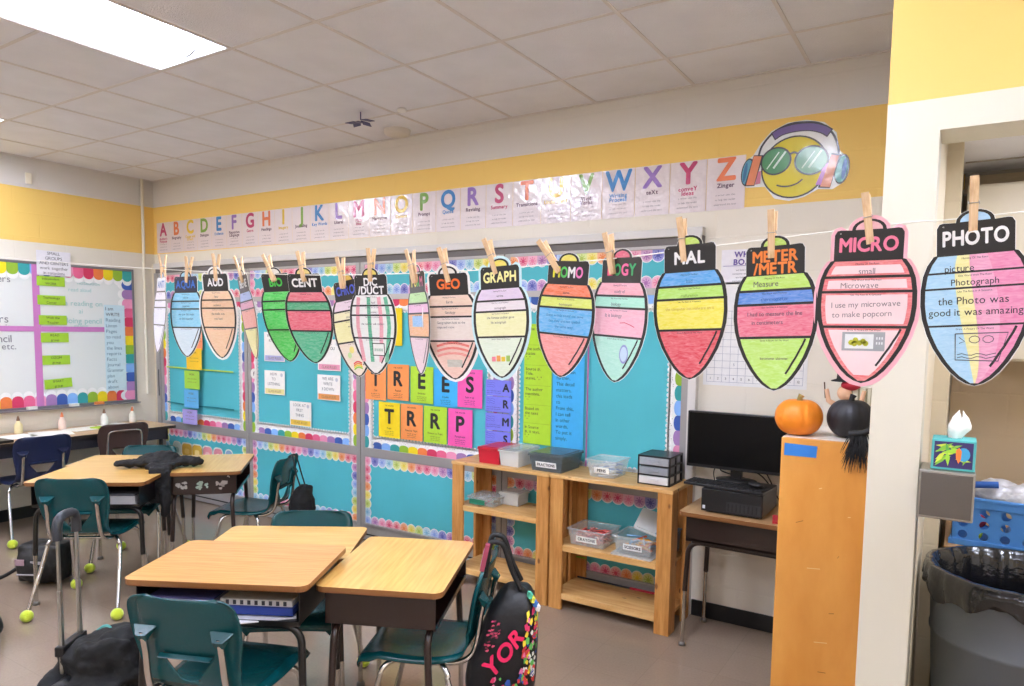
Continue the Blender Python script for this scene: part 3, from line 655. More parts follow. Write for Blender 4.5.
def bulb(key, name, caps, capcol, bands, label, halo=None, capbg=BLK, loopcol='#f2efe6', notes=(), deco=None, fold=None, shade=True):
    x, z, Hm, tilt, px, pz, pl, pt = CARDS[key]; S = Hm
    mb = MB(); s = lambda pts: [(a*S, b_*S) for a, b_ in pts]
    e = .022 if halo else .003
    mb.slab(s(sil(e)), -.0004, .0004, P(halo or '#efefec', True), P('#efefec'))
    w = .0007; bk = P(capbg, True); bl = P(BLK, True)
    mb.poly(s(sil(0)), w, bl)
    # loop opening
    mb.poly(s([(-.078*math.cos(PI*k/10), -.064+.05*math.sin(PI*k/10)) for k in range(11)]), w+.0003, crayon(loopcol))
    mb.poly(s([(-.185, -.235), (.185, -.235), (.192, -.09), (.175, -.07), (-.175, -.07), (-.192, -.09)]), w+.0002, bk)
    n = len(caps)
    ch = .082 if n == 1 else .070
    for i, c in enumerate(caps):
        cy = -.165+(.012 if n == 1 else .036-.078*i)
        cols = capcol if isinstance(capcol, (list, tuple)) else [capcol]*len(c)
        if isinstance(capcol, (list, tuple)):
            tot = len(c)
            for j, q in enumerate(c): mb.text(q, (-.15+.3*(j+.5)/tot)*S, cy*S, ch*S, w+.0006, P(cols[j % len(cols)], True), bold=1, maxw=.07*S)
        else: mb.text(c, 0, cy*S, ch*S, w+.0006, P(capcol, True), bold=1, maxw=.34*S)
    mb.text('"', -.165*S, -.09*S, .02*S, w+.0006, P('#d8d8d8'))
    g = .027
    lim = [.252]+TT+[.985]
    for i in range(4):
        a, b_ = lim[i]+(.007 if i else 0), lim[i+1]-(.009 if i < 3 else 0)
        ts = [a+(b_-a)*k/8 for k in range(9)]
        L = [(-(max(.004, hw(t)-g)), -t) for t in ts]; R = [(-x_, y_) for x_, y_ in L[::-1]]
        mb.poly(s(L+R), w+.0003, crayon(bands[i]))
        if shade: mb.text(CAPT[i], 0, -(lim[i]+.018)*S, .0105*S, w+.0006, P('#39353a'), maxw=.3*S)
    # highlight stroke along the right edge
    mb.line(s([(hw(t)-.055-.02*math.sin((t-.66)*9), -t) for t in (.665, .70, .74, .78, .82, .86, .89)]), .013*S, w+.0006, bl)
    for (t, tx, ty, th, tw, col, *r) in notes: mb.text(t, tx*S, -ty*S, th*S, w+.0007, P(col), maxw=tw*S, rot=r[0] if r else 0)
    if deco: deco(mb, S, w+.0005)
    if fold: pass
    M = Matrix.Translation((x, sy(x)-.0035+DY.get(key, 0), z)) @ Matrix.Rotation(math.radians(YAW[key]), 4, 'Z') @ Matrix.Rotation(PI/2, 4, 'X') @ Matrix.Rotation(math.radians(PR[key][0]), 4, 'X') @ Matrix.Rotation(math.radians(PR[key][1]), 4, 'Z') @ Matrix.Scale(PR[key][2], 4, (1, 0, 0))
    o = mb.build('bulb_card', mw=M); tag(o, label, 'paper bulb', 'string of paper light bulbs')
    pin(name, px, pz, pl, pt, YAW[key], x)
WD = lambda: wood('clothespin_wood', '#d9b184', '#efd2a8', axis=1, stretch=30, scale=9, coat=0, rough=.6)
pin_proto = []
def pin(name, px, pz, pl, pt, yaw, cx):
    M = Matrix.Translation((px, sy(px), pz)) @ Matrix.Rotation(math.radians(yaw*.5), 4, 'Z') @ Matrix.Rotation(PI/2, 4, 'X') @ Matrix.Rotation(math.radians(pt), 4, 'Z')
    if not pin_proto:
        t = empty('clothespin'); w = .0058; L = .042
        for sgn in (1, -1):
            m = MB(); pr = [(-L, .0012), (-.02, .0014), (-.012, .0030), (0, .0022), (.008, .004), (L, .0105)]; q = [(-L, .0045), (-.03, .0068), (.01, .0085), (L, .0135)]
            ring = [(y, z*sgn) for y, z in pr]+[(y, z*sgn) for y, z in q[::-1]]; N = len(ring)
            for xx in (-w, w): m.add([(xx, y, z) for y, z in ring], [tuple(range(N))], WD())
            m.add([(xx, y, z) for xx in (-w, w) for y, z in ring], [(i, (i+1) % N, N+(i+1) % N, N+i) for i in range(N)], WD())
            m.build('prong', t, bevel=.0006)
        sm = mat('spring_steel', '#9a9a9a', rough=.3, metal=1); h = []
        for k in range(30): h.append((-.0075+.015*k/29, .004+.003*math.sin(2*PI*k/6), .003*math.cos(2*PI*k/6)))
        m = MB().tube(h, .0006, sm, 5); m.tube([(-.0075, .004, .003), (-.0072, .002, .0095), (.0072, .002, .0095), (.0075, .004, .003)], .0006, sm, 5); m.build('spring', t)
        pin_proto.append(t); o = t
    else: o = copy_tree(pin_proto[0])
    o.matrix_world = M; tag(o, 'wooden clothespin gripping the %s bulb card on the string' % name, 'clothespin', 'clothespins on the string')
CARDS = {'ANT':(-2.268,1.841, 0.271,-7.5, -2.268,1.855,0.075,2.7),'AQUA':(-2.129,1.839, 0.278,0.5, -2.119,1.843,0.083,-8.8),'AUD':(-1.971,1.842, 0.281,6.6, -1.964,1.844,0.077,1.1),
'EDGE':(-1.834,1.832, 0.270,13.5, -1.840,1.833,0.079,24.4),'BIO':(-1.687,1.834, 0.280,15.0, -1.700,1.832,0.079,24.4),'CENT':(-1.553,1.828, 0.274,12.7, -1.558,1.831,0.072,10.6),
'CHRON':(-1.395,1.806, 0.277,11.7, -1.400,1.808,0.081,7.2),'DUCT':(-1.291,1.817, 0.276,5.7, -1.289,1.824,0.077,0.3),'FORM':(-1.145,1.820, 0.272,2.0, -1.147,1.815,0.085,15.5),
'GEO':(-1.034,1.811, 0.272,6.3, -1.042,1.814,0.081,15.9),'GRAPH':(-0.883,1.822, 0.268,2.0, -0.906,1.827,0.082,20.3),'HOMO':(-0.702,1.825, 0.262,-3, -0.751,1.820,0.082,35.7),
'LOGY':(-0.580,1.827, 0.268,-1.0, -0.609,1.819,0.078,10.6),'MAL':(-0.443,1.845, 0.272,3.9, -0.457,1.837,0.085,6.7),'METER':(-0.287,1.834, 0.273,3.3, -0.293,1.837,0.085,1.6),
'MICRO':(-0.138,1.852, 0.270,1.3, -0.141,1.852,0.086,7.8),'PHOTO':(0.006,1.855, 0.269,4.8, 0.004,1.862,0.085,1.6)}
DY = dict(CHRON=.014, FORM=.016, BIO=.004)
PR = dict(ANT=(-4, -1, 1), AQUA=(0, 0, 1), AUD=(5, 0, 1), EDGE=(8, 3, 1), BIO=(12, 1, 1), CENT=(12, 0, 1), CHRON=(4, 7, 1), DUCT=(5, 0, 1), FORM=(3, 0, 1), GEO=(7, 1, 1), GRAPH=(1, 2, 1), HOMO=(0, -4, 1), LOGY=(0, -3, 1), MAL=(0, 2, .93), METER=(0, 2, .92), MICRO=(0, 0, .95), PHOTO=(0, 3, .93))
YAW = dict(ANT=-17, AQUA=4, AUD=4, EDGE=-22, BIO=3, CENT=12, CHRON=-4, DUCT=1, FORM=-30, GEO=4, GRAPH=-3, HOMO=-8, LOGY=-20, MAL=-4, METER=-4, MICRO=0, PHOTO=-4)
PEN = '#5d5560'
bulb('ANT', 'leftmost, pale violet', ['ANTI'], '#4f7fc4', ['#e9eaf8', '#e6e6f6', '#dfe0f4', '#e8e8f8'], 'pale violet bulb card turned almost edge-on, leftmost on the string', capbg='#dfe6f0', loopcol='#7fb0d8')
bulb('AQUA', 'blue AQUA', ['AQUA'], '#2f6fd0', ['#7fd0f0', '#7fd0f0', '#86d4f2', '#d9edf8'], 'sky blue bulb card with blue AQUA lettering', capbg='#232c4a', loopcol='#9fd6ee', notes=[('water', 0, .305, .026, .2, '#23406a'), ('aquarium', 0, .405, .024, .25, '#23406a'), ('we saw fish swim', 0, .50, .026, .44, '#233a66'), ('at the aquarium', 0, .55, .026, .36, '#233a66')])
bulb('AUD', 'peach AUD', ['AUD'], '#f4f4f4', ['#f6cfa6', '#f4c89a', '#f6cda4', '#f8cba0'], 'peach bulb card with white AUD lettering and a white rim', halo='#f3f3f1', notes=[('hear', 0, .31, .026, .2, PEN), ('audience', 0, .405, .024, .3, PEN), ('the audio was', 0, .50, .026, .4, PEN), ('too loud', 0, .555, .026, .3, PEN)])
bulb('EDGE', 'striped edge-on', ['BENE'], '#e8e8e8', ['#9cb8ea', '#e79abf', '#f4a093', '#f3ee9a'], 'blue, pink, salmon and yellow bulb card seen nearly edge-on, left of the green one')
bulb('BIO', 'green BIO', ['BIO'], '#46d04a', ['#3fdc4e', '#3fdc4e', '#42e052', '#35d845'], 'bright green bulb card with green BIO lettering')
bulb('CENT', 'red and green CENT', ['CENT'], '#f4f4f4', ['#ee6d80', '#33b27a', '#ee5f78', '#3dbf8c'], 'red and green banded bulb card with white CENT lettering', loopcol='#f0dc7a')
def dchron(mb, S, w):
    for k, c in enumerate(['#e24a4a', '#f0913c', '#f2de3c', '#8ccf50']): mb.line([(-.06*S+.02*S*j, (-.87-.018*k+.02*math.sin(PI*j/6))*S) for j in range(7)], .014*S, w, P(c))
    mb.disc(.04*S, -.75*S, .03*S, w, P('#b7b7c4'), 12); mb.disc(-.06*S, -.73*S, .035*S, w, P('#f2e48a'), 12); mb.disc(-.1*S, -.78*S, .03*S, w, P('#c5dfa0'), 12)
bulb('CHRON', 'pastel CHRON', ['CHRON'], '#4a5fd2', ['#f3dcea', '#f5eec2', '#f6f0ae', '#f6e6d2'], 'pastel pink and yellow bulb card with blue CHRON lettering', loopcol='#efc93f', deco=dchron, notes=[('time', 0, .315, .024, .2, PEN), ('chronological', 0, .41, .02, .36, PEN), ('we read stories in', .05, .50, .022, .3, PEN)])
def dduct(mb, S, w):
    for x, c in ((-.18, '#eb9aac'), (-.04, '#3fb187'), (.1, '#ee9fb2'), (.19, '#4cbb90')):
        mb.line([((x*(1.1-abs(t-.5)*.9))*S, -t*S) for t in (.27, .4, .55, .7, .82, .88)], .045*S, w-.0001, crayon(c))
    for t in TT: mb.line([(-(hw(t)-.01)*S, -t*S), ((hw(t)-.01)*S, -t*S)], .011*S, w+.0002, P(BLK))
    mb.rect(-.02*S, -.82*S, .13*S, -.70*S, w+.0003, P(BLK)); mb.rect(-.012*S, -.812*S, .122*S, -.708*S, w+.0005, P('#f2f2ee')); 
    for k in range(4): mb.text('#', (.015+.028*k)*S, -.76*S, .03*S, w+.0007, P('#6f9a86'))
bulb('DUCT', 'white striped DIC/DUCT', ['DIC', '/DUCT'], '#f4f4f4', ['#f0f1ee']*4, 'white bulb card with pink and green vertical stripes and white DIC /DUCT lettering', loopcol='#efd84a', deco=dduct, notes=[('lead', .02, .32, .022, .2, PEN), ('conduct', .02, .41, .02, .3, PEN), ('the teacher will conduct', 0, .52, .02, .44, PEN)])
def dform(mb, S, w): mb.rect(-.16*S, -.56*S, .12*S, -.46*S, w-.0001, crayon('#8cc3f0'))
bulb('FORM', 'narrow FORM', ['FORM'], ['#f2ea7a', '#f2ea7a', '#66d06a', '#ee7fb0'], ['#b8e79a', '#f5c0e4', '#f6b67c', '#f6d7e2'], 'green, pink and orange bulb card turned sideways, just left of the peach GEO card', loopcol='#f08cc0', deco=dform)
def dgeo(mb, S, w):
    for k, c in enumerate(['#ee6a5e', '#f07468', '#f3938a']): mb.line([((-.17+.34*j/8)*S, (-.70-.045*k+.03*math.sin(PI*j/8))*S) for j in range(9)], .022*S, w, crayon(c))
    mb.rect(-.07*S, -.885*S, .09*S, -.82*S, w, crayon('#c9c4b6'))
bulb('GEO', 'peach GEO', ['GEO'], '#f0722e', ['#f6d6c0', '#f5d3bd', '#f4e6dd', '#f5cdbd'], 'peach bulb card with orange GEO lettering and red curved layers', halo='#f2f2f0', loopcol='#e9e6de', deco=dgeo, notes=[('Earth', 0, .31, .022, .2, PEN), ('Geology', 0, .40, .022, .3, PEN), ('Geographers look at the', 0, .49, .02, .4, PEN), ('maps and rocks', -.06, .53, .02, .3, PEN)])
def dgraph(mb, S, w):
    for k, c in enumerate(['#f08c9c', '#f2a45c', '#f1d14a', '#a9d06a']): mb.rect((-.1+.05*k)*S, -.86*S, (-.06+.05*k)*S, (-.82+.01*(k % 2))*S, w, P(c))
bulb('GRAPH', 'white-rimmed GRAPH', ['GRAPH'], '#f3eea0', ['#e6d3ec', '#efe6ea', '#f4f3b8', '#e6f3dc'], 'pale yellow bulb card with GRAPH lettering and a light blue rim', halo='#cfeef2', loopcol='#f2df3a', deco=dgraph, notes=[('write', 0, .31, .022, .2, PEN), ('autograph', 0, .41, .02, .3, PEN), ('the famous author gave', 0, .49, .02, .44, PEN), ('his autograph', -.02, .53, .02, .36, PEN)])
bulb('HOMO', 'tilted HOMO', ['HOMO'], ['#e8e33c', '#52c45a', '#f2f2f2', '#ee7fc0'], ['#f2713a', '#dbe65a', '#4fb0ea', '#f2938f'], 'tilted bulb card with orange, lime, blue and coral bands and HOMO lettering', loopcol='#ecdf46', notes=[('same', 0, .315, .022, .2, PEN), ('homonym', 0, .41, .022, .3, PEN), ('these words sound the same', 0, .50, .022, .44, '#2d6fae'), ('but they are not spelled', 0, .545, .022, .44, '#2d6fae'), ('the same way', 0, .59, .022, .3, '#2d6fae')])
def dlogy(mb, S, w):
    mb.disc(.08*S, -.78*S, .045*S, w, P('#9aa2d0'), 16, 1.6); mb.disc(.08*S, -.78*S, .035*S, w+.0003, P('#c9dcec'), 16, 1.6); mb.line([(.02*S, -.55*S), (.07*S, -.545*S), (.13*S, -.56*S), (.17*S, -.575*S)], .006*S, w, P('#d84a68'))
bulb('LOGY', 'pink and mint LOGY', ['LOGY'], ['#ee4f7c', '#34b06c', '#ee6aa0', '#34b06c'], ['#f5a9b8', '#a8ead2', '#f6b3c6', '#b3ecd8'], 'pink and mint green banded bulb card with LOGY lettering', loopcol='#e0486e', deco=dlogy, notes=[('study of', 0, .315, .022, .2, PEN), ('biology', -.03, .41, .024, .3, PEN), ('It is biology', -.05, .495, .026, .36, PEN)])
bulb('MAL', 'MAL', ['MAL'], '#f4f4f4', ['#3fa2e6', '#b5e65a', '#f4e83c', '#e2384c'], 'bulb card with blue, lime, yellow and red bands and white MAL lettering', loopcol='#bfe04a', notes=[('bad', 0, .315, .024, .2, '#2d6fae'), ('malfunction', 0, .415, .02, .3, '#6d9a3a'), ('the computer has malware on it', 0, .505, .02, .46, '#c9a94a')])
bulb('METER', 'METER/METR', ['METER', '/METR'], '#f0863a', ['#bfe85a', '#3f86de', '#ea6a86', '#bdea62'], 'bulb card with lime, blue, pink and lime bands and orange METER /METR lettering', loopcol='#bfe04a', notes=[('Measure', -.06, .305, .036, .26, PEN), ('thermometer', 0, .405, .024, .3, '#2a5db0'), ('I had to measure the line', 0, .50, .026, .48, PEN), ('in centimeters', -.05, .555, .026, .32, PEN), ('barometer altimeter', 0, .79, .016, .34, PEN)])
def dmicro(mb, S, w):
    lim = [.262]+TT+[.97]
    for i in range(4):
        a, b_ = lim[i]+.018, lim[i+1]-.02; ts = [a+(b_-a)*k/8 for k in range(9)]
        L = [(-(max(.004, hw(t)-.052)), -t) for t in ts]; mb.poly([(x*S, y*S) for x, y in L+[(-x, y) for x, y in L[::-1]]], w-.0001, P('#f9dfe2', True))
    gy = P('#a9acb0'); mb.rect(-.125*S, -.80*S, .125*S, -.685*S, w+.0002, gy); mb.rect(-.108*S, -.787*S, .06*S, -.698*S, w+.0005, P('#e9ecec'))
    for a, b_ in ((-.07, -.75), (-.045, -.735), (-.02, -.752), (-.05, -.757), (0, -.742), (.015, -.755)): mb.disc(a*S, b_*S, .017*S, w+.0008, P('#c6c63c'), 10)
    for k in range(6): mb.rect((.075+.015*(k % 3))*S, (-.73-.03*(k//3))*S, (.083+.015*(k % 3))*S, (-.715-.03*(k//3))*S, w+.0005, P('#e8eaec'))
bulb('MICRO', 'red and pink MICRO', ['MICRO'], '#f07f9e', ['#ee6f74']*4, 'red and pink bulb card with pink MICRO lettering and a small drawing of a microwave', halo='#f7b9c6', loopcol='#f6b8c0', deco=dmicro, notes=[('small', 0, .315, .036, .2, '#8d7a80'), ('Microwave', -.04, .40, .034, .3, '#8d7a80'), ('I use my microwave', 0, .515, .034, .46, '#8d7a80', .03), ('to make popcorn', -.02, .575, .034, .4, '#8d7a80', .03)])
def dphoto(mb, S, w):
    lim = [.252]+TT+[.985]; cols = ['#a8d8f4', '#f4eea0', '#f2a2c6', '#ee86b4']
    for i in range(4):
        a, b_ = lim[i]+(.004 if i else 0), lim[i+1]-(.007 if i < 3 else 0)
        for j, (u0, u1) in enumerate(((-1, -.35), (-.35, -.02), (-.02, .45), (.45, 1))):
            ts = [a+(b_-a)*k/8 for k in range(9)]; sh = lambda t: (t-.5)*.5
            f = lambda u, t: max(-1, min(1, u+(sh(t) if abs(u) < 1 else 0)))*max(.004, hw(t)-.026)
            mb.poly([(f(u0, t)*S, -t*S) for t in ts]+[(f(u1, t)*S, -t*S) for t in ts[::-1]], w-.0001+.00004*j, crayon(cols[j]))
        mb.text(CAPT[i], 0, -(lim[i]+.018)*S, .0105*S, w+.0003, P('#39353a'), maxw=.3*S)
    d = P('#4a4654'); q = [(-.1, -.70), (.17, -.70), (.12, -.86), (-.1, -.85), (-.1, -.70)]
    mb.line([(a*S, b_*S) for a, b_ in q], .006*S, w+.0003, d)
    for k in range(2): mb.line([((-.09+.2*j/8)*S, (-.82-.018*k+.006*math.sin(j*1.8))*S) for j in range(9)], .004*S, w+.0003, d)
    for a in (0.0, .07): mb.line([((a+.028*math.cos(t*.7))*S, (-.735+.02*math.sin(t*.7))*S) for t in range(10)], .004*S, w+.0003, d)
    mb.line([(-.08*S, -.72*S), (-.05*S, -.745*S), (-.08*S, -.755*S)], .004*S, w+.0003, d)
bulb('PHOTO', 'rightmost, PHOTO', ['PHOTO'], '#f4f4f4', ['#a8d8f4']*4, 'blue, yellow and pink bulb card with white PHOTO lettering, rightmost on the string', loopcol='#a8d4f2', shade=False, deco=dphoto, notes=[('picture', -.08, .325, .038, .2, '#2b2b33'), ('Photograph', .0, .405, .036, .32, '#2b2b33'), ('the Photo was', -.01, .51, .042, .44, '#2b2b33'), ('good it was amazing', .0, .575, .04, .5, '#2b2b33')])

TCX, TCY, TCR, TCH = .230, 2.98, .288, .84
TRX, TRY, TRR, HW2, HTOP = -2.80, 1.30, -55, .06, .93
PJX, PJY = -2.70, 1.38
FBX, FBY = -4.24, 1.46
# ================================================================ FURNITURE
oak = wood('desk_laminate_oak', '#d9a354', '#eabf70', axis=0, rough=.3, stretch=18, scale=4, coat=.35)
oak2 = wood('desk_laminate_grained', '#c98b48', '#dda868', axis=0, rough=.32, stretch=26, scale=5, coat=.3)
tan = wood('table_laminate_tan', '#c79a68', '#d8b080', axis=1, rough=.3, stretch=12, scale=4, coat=.3)
edge = mat('desk_edge_brown', '#8a5a30', rough=.4)
brown = mat('desk_metal_brown', '#261613', rough=.3, coat=.3, bump=.05, bscale=60)
blackm = mat('desk_metal_black', '#121011', rough=.3, coat=.2)
chrome = mat('chrome', '#c9c7c6', rough=.18, metal=1)
def student_desk(label, x, y, rz, w, d, h, top, metalm, closed=False, boxh=.125, group='student desks', chromeleg=True):
    t = empty('student_desk', (x, y, 0), rz); tag(t, label, 'desk', group)
    m = MB(); m.slab(rrect(w, d, .035), h-.019, h, top, edge); m.slab(rrect(w-.012, d-.012, .03), h-.024, h-.019, edge); m.build('desktop', t, bevel=.002)
    b = MB(); W, D = w-.07, d-.06; z0, z1 = h-.024-boxh, h-.024; T = .004
    b.bx(-W/2, W/2, -D/2, D/2, z0, z0+T, metalm).bx(-W/2, -W/2+T, -D/2, D/2, z0, z1, metalm).bx(W/2-T, W/2, -D/2, D/2, z0, z1, metalm).bx(-W/2, W/2, D/2-T, D/2, z0, z1, metalm)
    b.bx(-W/2, W/2, -D/2, -D/2+.006, z0-.006, z0+.012, metalm)
    if closed: b.bx(-W/2, W/2, -D/2, -D/2+T, z0, z1, metalm)
    b.build('book_box', t, bevel=.0015)
    zt = z0-.014; lx, ly = W/2-.02, D/2-.03
    cb = MB()
    for s in (-1, 1): cb.tube([(-lx+.05, s*ly, zt), (lx-.05, s*ly, zt)], .0125, metalm, 10)
    cb2 = MB().tube([(-lx+.05, -ly, zt), (lx-.05, -ly, zt)], .0125, metalm, 10).build('crossbar', t)
    MB().tube([(-lx+.05, ly, zt), (lx-.05, ly, zt)], .0125, metalm, 10).build('crossbar', t)
    for sx_ in (-1, 1):
        for s in (-1, 1):
            pts = [(sx_*(lx-.05), s*ly, zt)]+[(sx_*(lx-.05+.065*math.sin(a)), s*ly, zt-.065*(1-math.cos(a))) for a in (.3, .6, .9, 1.2, 1.5)]+[(sx_*(lx+.022), s*(ly+.01), .30)]
            l = MB().tube(pts, .0135, metalm, 12).build('leg', t)
            i = MB().tube([(sx_*(lx+.0215), s*(ly+.0098), .31), (sx_*(lx+.026), s*(ly+.012), .02)], .0108, chrome, 12)
            i.lathe([(.0001, 0), (.019, 0), (.019, .012), (.012, .022), (.0001, .022)], mat('glide_nylon', '#6b655f', rough=.5), (sx_*(lx+.026), s*(ly+.012), 0), 12)
            i.build('leg_insert', l)
    return t
R = math.radians
student_desk('oak-topped student desk in the right foreground, its dark brown side panel toward the camera', -1.821, 2.072, R(115), .625, .47, .745, oak, brown)
student_desk('slightly taller desk with a redder grained top in the foreground, books in its open box', -2.218, 1.637, R(28.3), .655, .465, .79, oak2, blackm)
student_desk('oak-topped desk behind the redder grained one, facing the closets', -2.414, 1.998, R(-147), .62, .47, .742, oak, brown)
dD = student_desk('oak-topped desk of the far cluster with peeled sticker patches on its dark side', -4.235, 2.89, R(135), .66, .47, .745, oak, brown)
student_desk('near desk of the far cluster, papers in its open box, teal chair before it', -4.426, 2.278, R(37), .68, .50, .745, oak, blackm)
student_desk('rear left desk of the far cluster, half covered by the black jacket', -4.757, 2.62, R(-143), .64, .43, .742, oak, brown)
cdk = student_desk('narrow computer desk against the cream wall between the pine shelf and the orange cabinet', -.908, 3.765, 0, .585, .47, .735, tan, brown, closed=True, boxh=.13)
del cdk['group']
# peeled stickers on the dark end panel of the far desk (its local -X end)
sm_ = MB(); rr = random.Random(4)
for cy, c in ((.12, '#a8a4a0'), (-.0, '#9fb3a4'), (-.11, '#b0a6a0')):
    for k in range(14): 
        a, b_ = cy+rr.uniform(-.035, .035), .655+rr.uniform(-.02, .02)
        sm_.add([(-.2965-.0005*(k % 3), a+rr.uniform(.004, .016)*math.cos(q*1.05), b_+rr.uniform(.004, .014)*math.sin(q*1.05)) for q in range(6)], [tuple(range(6))], P(c))
sm_.add([(-.2968, -.155-.01*math.cos(q*.5), .70+.014*math.sin(q*.5)) for q in range(6)]+[(-.2968, -.155-.004*math.cos(q*.5), .70+.006*math.sin(q*.5)) for q in range(5, -1, -1)], [tuple(range(12))], P('#c9c4be'))
sm_.build('sticker_remains', dD)

# ---------------------------------------------------------------- chairs
def shell_mesh(m, h=.79):
    prof = [(.225, .405, .17), (.222, .43, .19), (.20, .443, .198), (.14, .445, .202), (.06, .438, .202), (-.03, .434, .196), (-.10, .438, .186), (-.155, .452, .176), (-.190, .478, .168), (-.207, .515, .166), (-.216, .56, .172), (-.224, .61, .182), (-.233, .66, .190), (-.244, .71, .192), (-.256, .750, .188), (-.262, .772, .178), (-.265, .785, .158), (-.266, h, .13)]
    pp = bez([Vector(p) for p in prof], 2); NU = 22; T = .006
    vs = []; nrm = []
    for i, p in enumerate(pp):
        y, z, w = p; t = (pp[min(i+1, len(pp)-1)]-pp[max(i-1, 0)]); n = Vector((0, -t.z, t.y)).normalized()  # away from sitter
        if n.y > 0 and z > .5: n = -n
        isb = min(1, max(0, (z-.46)/.1))
        for k in range(NU+1):
            u = -1+2*k/NU; x = u*w; c = abs(u)**2.4
            dy = isb*(.030*c)-isb*0; dz = (1-isb)*(.012*c) if y < .17 else (1-isb)*(-.004*c)
            if isb > .9 and abs(u) > .93: dy -= .016*(abs(u)-.93)/.07*1.2
            if isb < .1 and abs(u) > .93: dz -= .016*(abs(u)-.93)/.07
            vs.append(Vector((x, y+dy, z+dz)))
    M_ = len(pp); bm = bmesh.new(); bv = [bm.verts.new(v) for v in vs]
    for i in range(M_-1):
        for k in range(NU): bm.faces.new((bv[i*(NU+1)+k], bv[i*(NU+1)+k+1], bv[(i+1)*(NU+1)+k+1], bv[(i+1)*(NU+1)+k]))
    for f in bm.faces: f.smooth = True
    me = bpy.data.meshes.new('shell'); bm.to_mesh(me); bm.free(); me.materials.append(m)
    o = bpy.data.objects.new('shell_tmp', me); COL.objects.link(o)
    s = o.modifiers.new('s', 'SOLIDIFY'); s.thickness = .006; s.offset = 0
    c = MB(); q = [(-.085, .585), (.085, .585), (.078, .572), (.03, .508), (0, .497), (-.03, .508), (-.078, .572)]
    c.add([(x, y, z) for y in (-.5, -.1) for x, z in q], [tuple(range(7))[::-1], tuple(range(7, 14))]+[(i, (i+1) % 7, 7+(i+1) % 7, 7+i) for i in range(7)], m)
    co = c.build('cut_tmp'); b = o.modifiers.new('b', 'BOOLEAN'); b.operation = 'DIFFERENCE'; b.object = co; b.solver = 'EXACT'
    bpy.context.view_layer.update(); dg = bpy.context.evaluated_depsgraph_get()
    out = bpy.data.meshes.new_from_object(o.evaluated_get(dg)); bpy.data.objects.remove(o); bpy.data.objects.remove(co)
    for p in out.polygons: p.use_smooth = True
    return out
def make_chair(plastic, style='fin', balls=False, posts=True):
    t = empty('school_chair')
    sh = bpy.data.objects.new('seat_shell', shell_mesh(plastic)); COL.objects.link(sh); sh.parent = t
    ax = .132 if style == 'fin' else .105
    if style == 'fin':
        for s in (-1, 1):                              # moulded sockets on the back of the shell
            m = MB(); x = s*ax; y = -.238
            m.add([(x-.03, y+.002, .668), (x+.03, y+.002, .668), (x+.018, y-.026, .664), (x-.018, y-.026, .664), (x-.045, y+.004, .690), (x+.045, y+.004, .690), (x-.014, y-.012, .64), (x+.014, y-.012, .64)], [(0, 1, 2, 3), (4, 5, 1, 0), (4, 0, 3), (5, 2, 1), (4, 3, 2, 5), (3, 6, 7, 2), (0, 6, 3), (1, 2, 7)], plastic)
            m.build('back_socket', t, bevel=.004)
            MB().tube(bez([(x, y-.012, .672), (x, -.236, .60), (x*1.02, -.226, .52), (x*1.04, -.205, .455), (x*1.1, -.15, .424), (x*1.15, -.05, .418), (x*1.15, .12, .42)], 5), .0105, chrome, 10).build('back_post', t)
        m = MB(); m.add([(-.095, -.226, .598), (.095, -.226, .598), (.09, -.245, .590), (-.09, -.245, .590), (-.085, -.222, .58), (.085, -.222, .58)], [(0, 1, 2, 3), (3, 2, 5, 4), (0, 3, 4), (1, 5, 2)], plastic); m.build('grip_ledge', t, bevel=.003)
    else:
        MB().tube(bez([(-.13, -.15, .424), (-.13, -.222, .50), (-.13, -.246, .60), (-.125, -.258, .70), (-.10, -.268, .733), (0, -.272, .738), (.10, -.268, .733), (.125, -.258, .70), (.13, -.246, .60), (.13, -.222, .50), (.13, -.15, .424)], 5), .008, chrome, 10).build('back_hoop', t)
    MB().tube([(-.15, .10, .418), (.15, .10, .418)], .010, chrome, 10).build('seat_bar', t)
    MB().tube([(-.15, -.10, .416), (.15, -.10, .416)], .010, chrome, 10).build('seat_bar', t)
    for s in (-1, 1):
        for e in (-1, 1):
            fy = .22 if e > 0 else -.28
            l = MB().tube(bez([(s*.12, e*.06, .418), (s*.165, e*.10, .416), (s*.19, e*.125, .395), (s*.20, e*.14, .34), (s*(.222 if e > 0 else .236), fy, .03)], 5), .0112, chrome, 10).build('leg', t)
            if balls: MB().sphere((s*(.222 if e > 0 else .236), fy, .033), .033, mat('tennis_felt', '#cfe23a', rough=.9, sheen=.4, bump=.4, bscale=200), 12).build('tennis_ball', l)
            else: MB().lathe([(.0001, 0), (.016, 0), (.017, .015), (.011, .03)], mat('glide_grey', '#4b4b4d', rough=.5), (s*(.222 if e > 0 else .236), fy, .0), 12).build('glide', l)
    return t
teal_p = mat('chair_plastic_teal', '#06464b', rough=.26, bump=.06, bscale=120)
navy_p = mat('chair_plastic_navy', '#1c2648', rough=.38, bump=.06, bscale=120)
brown_p = mat('chair_plastic_brown', '#4a3733', rough=.4, bump=.06, bscale=120)
cA = make_chair(teal_p); cB = make_chair(teal_p, balls=True)
def place(o, x, y, ph, label, s=1):
    o.location = (x, y, 0); o.rotation_euler = (0, 0, R(ph-90)); o.scale = (s, s, s)
    tag(o, label, 'chair', 'teal school chairs' if 'teal' in label else None); return o
place(cA, -2.125, 1.50, 112, 'teal school chair in the foreground, back to the camera, at the redder grained desk', 1.025)
place(cB, -4.31, 2.155, 128, 'teal school chair with tennis ball feet, back to the camera, at the far desk cluster', 1.02)
place(copy_tree(cA), -1.72, 2.115, 204, 'teal school chair seen side-on with the graffiti backpack hung on it')
